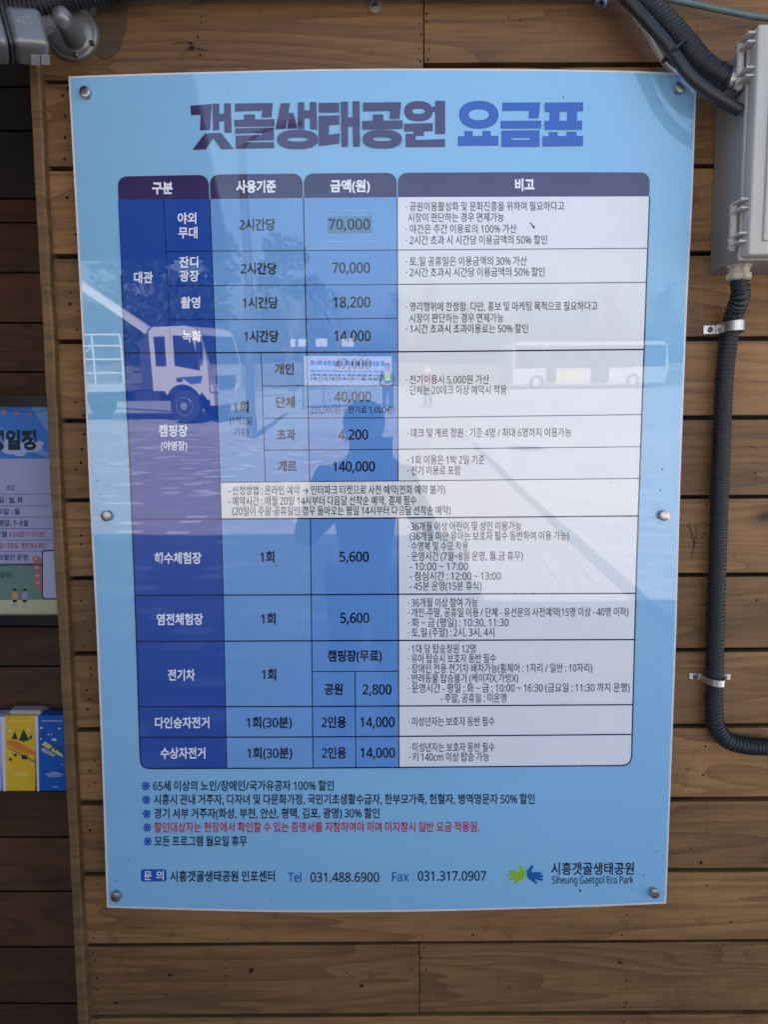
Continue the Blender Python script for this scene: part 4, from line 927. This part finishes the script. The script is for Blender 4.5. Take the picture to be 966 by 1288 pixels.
#@@OUT
# ------------------------------------------------------------------ what stands behind the photographer and shows in the board
LF1 = plain('leaf_dark', (.045, .075, .028), .6, var=.5, scale=3); LF2 = plain('leaf_olive', (.085, .10, .045), .6, var=.4, scale=3); BARK = plain('bark', (.10, .075, .05), .9)
def tree(x, y, h, r, leaf, label, n=1500, seed=0, trunk_h=None):
    rn = random.Random(seed); t = thing('tree', label, 'tree', (x, y, 0), 'trees across the road')
    o = Vector((x, y, 0)); mb = MB(); top = o + Vector((rn.uniform(-.3, .3), rn.uniform(-.3, .3), h * .85))
    mb.tube(spline([o - Vector((0, 0, .2)), o + Vector((.1, .05, h * .3)), o + Vector((-.1, .1, h * .6)), top], .4), lambda i, s: max(.03, .022 * h * (1 - s / h)), 8)
    cl = []
    for k in range(16):
        a = rn.uniform(0, 6.28); z = rn.uniform(.28, .95); rr = r * math.sin(min(1, (1.05 - z) * 1.5) * 1.45) * rn.uniform(.35, 1.0)
        c = o + Vector((rr * math.cos(a), rr * math.sin(a), h * z)); cl.append((c, r * rn.uniform(.25, .48)))
        mb.tube([o + Vector((0, 0, h * max(.2, z - .25))), c], lambda i, s: .035, 5)
    part('trunk', mb, BARK, t)
    mb = MB()
    for i in range(n):
        c, cr_ = cl[i % len(cl)]
        d = Vector((rn.gauss(0, 1), rn.gauss(0, 1), rn.gauss(0, .8))); d = d.normalized() * cr_ * rn.uniform(.45, 1.05)
        p = c + d; a = Vector((rn.uniform(-1, 1), rn.uniform(-1, 1), rn.uniform(-1, 1))).normalized(); b = a.orthogonal().normalized(); s_ = rn.uniform(.035, .065) * r
        mb.face([p - a * s_ - b * s_ * .6, p + a * s_ - b * s_ * .6, p + a * s_ + b * s_ * .6, p - a * s_ + b * s_ * .6])
    part('crown', mb, leaf, t); return t
tree(-10.6, -31, 9.2, 3.1, LF1, 'bushy dark tree behind the white truck', 2200, 1)
tree(-8.0, -33, 8.0, 2.3, LF1, 'narrower dark tree to the right of the tree behind the truck', 1600, 2)
tree(-5.6, -40, 9.2, 2.8, LF2, 'rounded olive tree left of the banner', 1500, 3)
tree(-14.6, -36, 6.4, 2.4, LF2, 'low olive tree behind the rear of the truck', 1300, 4)
protos = [tree(2, -92, 11.0, 3.2, LF1, 'distant tree in the row beyond the bus', 420, 5), tree(7, -95, 13.0, 3.0, LF2, 'distant tree in the row beyond the bus', 420, 6), tree(11, -90, 9.8, 3.4, LF1, 'distant tree in the row beyond the bus', 420, 7)]
rn = random.Random(5)
for k in range(24):
    c = copy_tree(protos[k % 3]); xx = -16 + k * 3.4 if k < 4 else 4 + (k - 3) * 2.6
    c.location = (xx + rn.uniform(-.8, .8), -92 + rn.uniform(-6, 6), rn.uniform(-.8, .2)); c.rotation_euler.z = rn.uniform(0, 6)
# white crane truck
TW = plain('truck_white', (.50, .48, .49), .35, var=.04); TG = plain('truck_glass', (.02, .025, .03), .08); TD = plain('chassis_dark', (.02, .02, .022), .6); TY = plain('tyre', (.02, .02, .02), .85); TR_ = plain('rim', (.35, .34, .33), .45, .6); TS = plain('truck_grey', (.30, .31, .33), .4)
tx = thing('crane_truck', 'white crane truck with a blue door stripe parked on the paving', 'truck', (-5.9, -18.1, 0))
A_ = rad(12.3); tX = Vector((math.cos(A_), math.sin(A_), 0)); tY = Vector((-math.sin(A_), math.cos(A_), 0)); tO = Vector((-5.9, -18.1, 0))
def T(x, y, z): return tO + tX * x + tY * y + Vector((0, 0, z))
def tprism(mb, prof, y0, y1, mi=0): mb.hexa([T(x, y0, z) for x, z in prof], [T(x, y1, z) for x, z in prof], mi)
def tbox(mb, x0, x1, y0, y1, z0, z1, mi=0): tprism(mb, [(x0, z0), (x1, z0), (x1, z1), (x0, z1)], y0, y1, mi)
mb = MB(); arch = [(.62 * math.cos(q), .5 + .66 * math.sin(q)) for q in [math.pi * (1 - k / 12) for k in range(13)]]
tprism(mb, [(-.98, .95), (-.62, .95)] + arch[2:-2] + [(.62, .95), (.78, .72), (.88, .72), (.86, 1.75), (.62, 2.62), (.50, 2.78), (.2, 2.86), (-.82, 2.84), (-.98, 2.70)], -2.4, 0)
cab = part('cab', mb, TW, tx, recalc=True)
for nm, prof in (('side_window', [(-.20, 1.72), (.62, 1.58), (.60, 1.75), (.42, 2.50), (.34, 2.58), (-.20, 2.60)]), ('rear_quarter_window', [(-.82, 1.70), (-.48, 1.70), (-.46, 2.58), (-.82, 2.56)])):
    mb = MB(); tprism(mb, prof, -.02, .012); part(nm, mb, TG, cab, recalc=True)
mb = MB(); mb.hexa([T(.885, -2.25, 1.78), T(.885, -.15, 1.78), T(.655, -.15, 2.58), T(.655, -2.25, 2.58)], [T(.865, -2.25, 1.78), T(.865, -.15, 1.78), T(.635, -.15, 2.58), T(.635, -2.25, 2.58)]); part('windscreen', mb, TG, cab, recalc=True)
mb = MB(); tprism(mb, [(-.02, 1.38), (.70, 1.42), (.60, 1.20), (.28, 1.17)], .0, .01); part('door_stripe', mb, plain('stripe_blue', (.04, .09, .25), .4), cab, recalc=True)
mb = MB(); tbox(mb, -.17, .02, 0, .02, 1.24, 1.36); part('door_handle', mb, TD, cab, recalc=True)
mb = MB(); tbox(mb, .88, 1.02, -2.42, .02, .55, .90); part('bumper', mb, TW, tx, recalc=True)
for y in (-.35, -2.05):
    mb = MB(); tbox(mb, .86, .92, y - .2, y + .2, .95, 1.16); part('headlight', mb, plain('lamp_glass', (.6, .6, .62), .15), tx, recalc=True)
mb = MB(); tbox(mb, .86, .90, -1.9, -.5, 1.0, 1.4); part('grille', mb, TD, tx, recalc=True)
mb = MB(); tbox(mb, .62, .75, .05, .22, 1.9, 2.4); part('wing_mirror', mb, TD, tx, recalc=True)
mb = MB(); tbox(mb, -8.2, .8, -1.7, -.6, .62, .92); part('chassis', mb, TD, tx, recalc=True)
for x in (0, -4.2, -5.4):
    for y in (-.16, -2.24):
        mb = MB(); mb.lathe(T(x, y - .14, .5), tY, [(.3, 0), (.46, .01), (.5, .06), (.5, .22), (.46, .28), (.3, .285)], 28); w = part('wheel', mb, TY, tx, True)
        mb = MB(); s_ = 1 if y > -1 else -1; mb.lathe(T(x, y + s_ * .135, .5), tY * s_, [(.29, 0), (.27, .012), (.2, .0), (.12, .01), (.11, .06), (.03, .07)], 20); part('rim', mb, TR_, w, True)
mb = MB(); tbox(mb, -8.2, -1.9, -2.4, 0, .95, 1.18); part('cargo_bed', mb, TS, tx, recalc=True)
mb = MB(); tbox(mb, -1.75, -1.15, -1.6, -.7, .95, 2.5); part('crane_column', mb, plain('crane_dark', (.05, .05, .06), .5), tx, recalc=True)
mb = MB(); p0, p1 = T(-1.3, -.6, 2.75), T(-6.4, .3, 6.3); d = (p1 - p0).normalized(); q = tY; r_ = d.cross(q).normalized()
mb.box((p0 + p1) / 2, d, q, r_, ((p1 - p0).length / 2, .11, .11)); boom = part('boom', mb, TW, tx, recalc=True)
mb = MB(); type_w(mb, 'DY', p0.lerp(p1, .60) + q * .114, d, -r_ if r_.z < 0 else r_, .50, .17, .03); part('lettering', mb, plain('boom_mark', (.03, .06, .20), .5), boom)
mb = MB()
for x in (-4.0, -2.9, -1.95): mb.tube([T(x, -.05, 1.18), T(x, -.05, 2.62)], lambda i, s: .035, 8)
for z in (1.5, 1.9, 2.3, 2.62): mb.tube([T(-4.0, -.05, z), T(-1.95, -.05, z)], lambda i, s: .028, 8)
mb.tube([T(-4.0, -.05, 1.5), T(-2.9, -.05, 2.3)], lambda i, s: .02, 8); part('ladder_rack', mb, TW, tx)
# bus
bs = thing('bus', 'white bus with dark windows and a yellow side panel on the far road', 'bus', (13, -42.5, 0))
A_ = rad(-7.5); tX = Vector((math.cos(A_), math.sin(A_), 0)); tY = Vector((-math.sin(A_), math.cos(A_), 0)); tO = Vector((8.3, -41.7, 0))
mb = MB(); tprism(mb, [(0, .35), (10.4, .35), (10.6, 1.2), (10.4, 2.9), (10.1, 3.1), (.3, 3.1), (0, 2.8)], -2.5, 0); bb = part('body', mb, plain('bus_white', (.27, .27, .27), .4, var=.04), bs, recalc=True)
for x0, x1 in ((.12, 1.92), (1.96, 3.62), (3.66, 5.32), (5.36, 7.02), (7.06, 8.72), (8.76, 10.35)):
    mb = MB(); tprism(mb, [(x0, 1.42), (x1, 1.42), (x1, 2.86), (x0, 2.86)], -.01, .02); part('window', mb, TG, bb, recalc=True)
mb = MB(); tbox(mb, 2.2, 2.85, 0, .018, .4, 1.40); part('door', mb, TG, bb, recalc=True)
mb = MB(); tbox(mb, 2.9, 4.6, 0, .015, .5, 1.25); part('side_panel', mb, plain('bus_yellow', (.34, .29, .10), .4), bb, recalc=True)
mb = MB(); tbox(mb, 5.2, 6.5, 0, .018, .4, 2.9); part('door', mb, TG, bb, recalc=True)
for x in (1.6, 8.2):
    mb = MB(); mb.lathe(T(x, -.28, .48), tY, [(.3, 0), (.48, .02), (.48, .3), (.3, .31)], 24); w = part('wheel', mb, TY, bs, True)
    mb = MB(); mb.lathe(T(x, .03, .48), tY, [(.27, 0), (.1, .01), (.02, .03)], 18); part('rim', mb, TR_, w, True)
# lamp pole, banner, sign posts
lp = thing('lamp_pole', 'grey lamp pole standing on the paving in front of the truck', 'lamp pole', (-3.15, -14.3, 0))
PG = plain('pole_grey', (.05, .05, .055), .8)
mb = MB(); mb.lathe((-3.15, -14.3, 0), (0, 0, 1), [(.13, 0), (.13, .5), (.11, .52), (.09, 6.5)], 16); part('pole', mb, PG, lp, True)
mb = MB(); mb.tube([Vector((-3.15, -14.3, 6.45)), Vector((-2.7, -14.0, 6.7)), Vector((-2.2, -13.7, 6.75))], lambda i, s: .04, 8); part('arm', mb, PG, lp)
mb = MB(); mb.box((-2.0, -13.58, 6.74), (.86, .5, 0), (-.5, .86, 0), (0, 0, 1), (.32, .12, .05)); part('lamp_head', mb, PG, lp)
bn_ = thing('banner', 'white banner with blue lettering stretched between two posts', 'banner', (-1.3, -24, 0))
mb = MB(); mb.wbox(-2.95, .35, -24.02, -24.0, .85, 1.95); bc = part('cloth', mb, plain('banner_white', (.40, .41, .45), .6, var=.05), bn_)
mb = MB(); rn = random.Random(2)
for z, h in ((1.60, .17), (1.36, .06), (1.22, .06), (1.08, .06)):
    x = -2.7
    while x < .1:
        w = rn.uniform(.05, .16) if h > .1 else rn.uniform(.03, .2); mb.wbox(x, min(x + w, .15), -23.999, -23.995, z, z + h); x += w + rn.uniform(.03, .07)
part('print_lines', mb, plain('banner_blue', (.03, .06, .30), .5), bc)
for x in (-3.0, .4):
    mb = MB(); mb.tube([Vector((x, -24.02, 0)), Vector((x, -24.02, 2.1))], lambda i, s: .03, 8); part('post', mb, PG, bn_)
for i, (x, w) in enumerate(((-3.75, .2), (-3.35, .34), (-2.5, .5), (-1.4, .48))):
    t = thing('sign_post', 'small white panel on a thin post behind the banner', 'sign', (x, -27, 0), 'white panels behind the banner')
    mb = MB(); mb.wbox(x - w / 2, x + w / 2, -27.02, -26.99, 2.35, 2.68); part('panel', mb, TW, t)
    mb = MB(); mb.tube([Vector((x, -27.04, 0)), Vector((x, -27.04, 2.6))], lambda i, s: .02, 6); part('post', mb, PG, t)
# people
SKIN = plain('skin', (.45, .28, .20), .55, var=.06); HAIR = plain('hair', (.02, .016, .014), .5)
def figure(name, J, E_, mat, parent, root):
    idx = {k: i for i, k in enumerate(J)}; base = wpos(parent)
    me = bpy.data.meshes.new(name); me.from_pydata([Vector(J[k][0]) - base for k in J], [(idx[a], idx[b]) for a, b in E_], [])
    o = bpy.data.objects.new(name, me); COL.objects.link(o); o.parent = parent; me.materials.append(mat)
    md = o.modifiers.new('skin', 'SKIN'); md.use_smooth_shade = True
    for k, d in zip(J, me.skin_vertices[0].data):
        r = J[k][1]; d.radius = r if isinstance(r, tuple) else (r, r); d.use_root = (k == root)
    sb = o.modifiers.new('smooth', 'SUBSURF'); sb.levels = sb.render_levels = 2
    return o
def person(label, x, y, s, pose, shirt, trousers, vest=None):
    "facing +y; s scales a 1.70 m figure"
    t = thing('person', label, 'person', (x, y, 0))
    q = lambda a, b, c: Vector((x + a * s, y + b * s, c * s))
    J = {'pelvis': (q(0, 0, .93), .115), 'belly': (q(0, 0, 1.08), .115), 'chest': (q(0, 0, 1.24), .12), 'upchest': (q(0, 0, 1.36), .105), 'neck': (q(0, .01, 1.46), .055), 'jaw': (q(0, .035, 1.53), .065), 'skull': (q(0, .02, 1.60), .084), 'crown': (q(0, .01, 1.66), .062)}
    E_ = [('pelvis', 'belly'), ('belly', 'chest'), ('chest', 'upchest'), ('upchest', 'neck'), ('neck', 'jaw'), ('jaw', 'skull'), ('skull', 'crown')]
    for n_, sg in (('l', -1), ('r', 1)):
        el, wr = pose[n_]
        J.update({n_ + 'sh': (q(.17 * sg, 0, 1.38), .062), n_ + 'el': (q(*el), .043), n_ + 'wr': (q(*wr), .028), n_ + 'hip': (q(.09 * sg, 0, .86), .095), n_ + 'kn': (q(.10 * sg, .02, .48), .06), n_ + 'an': (q(.11 * sg, -.02, .09), .042), n_ + 'toe': (q(.13 * sg, .13, .04), .038)})
        E_ += [('upchest', n_ + 'sh'), (n_ + 'sh', n_ + 'el'), (n_ + 'el', n_ + 'wr'), ('pelvis', n_ + 'hip'), (n_ + 'hip', n_ + 'kn'), (n_ + 'kn', n_ + 'an'), (n_ + 'an', n_ + 'toe')]
        f = Vector(wr); d = (f - Vector(el)).normalized(); sd = Vector(pose.get(n_ + 'palm', (0, 0, 1)))
        J[n_ + 'palm'] = (q(*(f + d * .06)), (.035, .018)); E_.append((n_ + 'wr', n_ + 'palm'))
        for k in range(4):
            b = f + d * (.095 + .004 * (1 - abs(k - 1.2))) + sd * (.022 * (1.5 - k)); c = b + d * .03 - Vector((.020 * sg, 0, 0)) * pose.get('curl', .4); e = c + d * .012 - Vector((.028 * sg, 0, 0)) * pose.get('curl', .4)
            for nm, v_, r in (('a', b, .0095), ('b', c, .0085), ('c', e, .0075)): J[f'{n_}f{k}{nm}'] = (q(*v_), r)
            E_ += [(n_ + 'palm', f'{n_}f{k}a'), (f'{n_}f{k}a', f'{n_}f{k}b'), (f'{n_}f{k}b', f'{n_}f{k}c')]
        b = f + d * .045 + sd * .035 - Vector((.012 * sg, 0, 0)); J[n_ + 'ta'] = (q(*b), .011); J[n_ + 'tb'] = (q(*(b + d * .035 + sd * .018 - Vector((.012 * sg, 0, 0)))), .0085)
        E_ += [(n_ + 'palm', n_ + 'ta'), (n_ + 'ta', n_ + 'tb')]
    figure('body', {k: (v[0], tuple(r * s for r in v[1]) if isinstance(v[1], tuple) else v[1] * s) for k, v in J.items()}, E_, SKIN, t, 'pelvis')
    g = 1.16
    keys = ('pelvis', 'belly', 'chest', 'upchest', 'lsh', 'lel', 'rsh', 'rel')
    JJ = {k: (J[k][0], J[k][1] * g * s) for k in keys}
    for n_ in 'lr': JJ[n_ + 'cuff'] = (J[n_ + 'el'][0].lerp(J[n_ + 'wr'][0], .85), .038 * s)
    figure('jacket', JJ, [('pelvis', 'belly'), ('belly', 'chest'), ('chest', 'upchest'), ('upchest', 'lsh'), ('lsh', 'lel'), ('lel', 'lcuff'), ('upchest', 'rsh'), ('rsh', 'rel'), ('rel', 'rcuff')], shirt, t, 'chest')
    JJ = {k: (J[k][0], J[k][1] * 1.15 * s) for k in ('pelvis', 'lhip', 'lkn', 'lan', 'rhip', 'rkn', 'ran')}
    figure('trousers', JJ, [('pelvis', 'lhip'), ('lhip', 'lkn'), ('lkn', 'lan'), ('pelvis', 'rhip'), ('rhip', 'rkn'), ('rkn', 'ran')], trousers, t, 'pelvis')
    mb = MB(); mb.lathe(q(0, -.012, 1.525), (0, 0, 1), [(.001 * s, -.0), (.07 * s, .012 * s), (.088 * s, .05 * s), (.094 * s, .09 * s), (.088 * s, .13 * s), (.070 * s, .162 * s), (.04 * s, .180 * s), (.001, .186 * s)], 20); part('hair', mb, HAIR, t, True)
    for sg in (-1, 1):
        mb = MB(); mb.lathe(q(.03 * sg, .105, 1.60), (0, 1, 0), [(.012 * s, -.006), (.010 * s, .002), (.001, .004)], 10); part('eye', mb, HAIR, t)
    if vest: figure('vest', {k: (J[k][0], J[k][1] * 1.3 * s) for k in ('belly', 'chest', 'upchest')}, [('belly', 'chest'), ('chest', 'upchest')], vest, t, 'chest')
    return t
DARK = plain('jacket_dark', (.025, .027, .035), .8); TRO = plain('trousers_dark', (.03, .03, .035), .8)
ph = person('person in dark clothes facing the board and holding up a phone', -.075, -.47, .955, {'l': ((-.27, .16, 1.12), (-.03, .32, 1.38)), 'r': ((.29, .16, 1.12), (.18, .32, 1.38)), 'lpalm': (.1, -.2, .9), 'rpalm': (-.1, -.2, .9), 'curl': .8}, DARK, TRO)
pn = thing('phone', 'dark phone held up in front of the board', 'phone', (0, -.02, 1.45))
mb = MB(); mb.rbox((0, -.0245, 1.452), (1, 0, 0), (0, 1, 0), (0, 0, 1), (.037, .0042, .078), .0035, 3); part('phone_body', mb, plain('phone_black', (.012, .012, .014), .3), pn, True)
mb = MB()
for z in (1.5, 1.478, 1.456): mb.lathe((.0, -.0205, z), (0, 1, 0), [(.008, 0), (.008, .0018), (.006, .002), (.001, .0016)], 16)
part('camera_lenses', mb, TG, pn, True)
HV = plain('hi_vis', (.45, .80, .12), .6, var=.05)
person('worker in a yellow green safety vest standing right of the banner', .18, -21.8, 1.0, {'l': ((-.25, .0, 1.12), (-.24, .10, .88)), 'r': ((.25, .0, 1.12), (.24, .10, .88)), 'curl': .3}, plain('shirt_navy', (.05, .06, .12), .8), TRO, HV)
person('pedestrian in a red jacket walking past the bus', 1.7, -23.5, 1.0, {'l': ((-.25, .0, 1.12), (-.24, .10, .88)), 'r': ((.25, .0, 1.12), (.24, .10, .88)), 'curl': .3}, plain('jacket_red', (.17, .02, .02), .8), TRO)
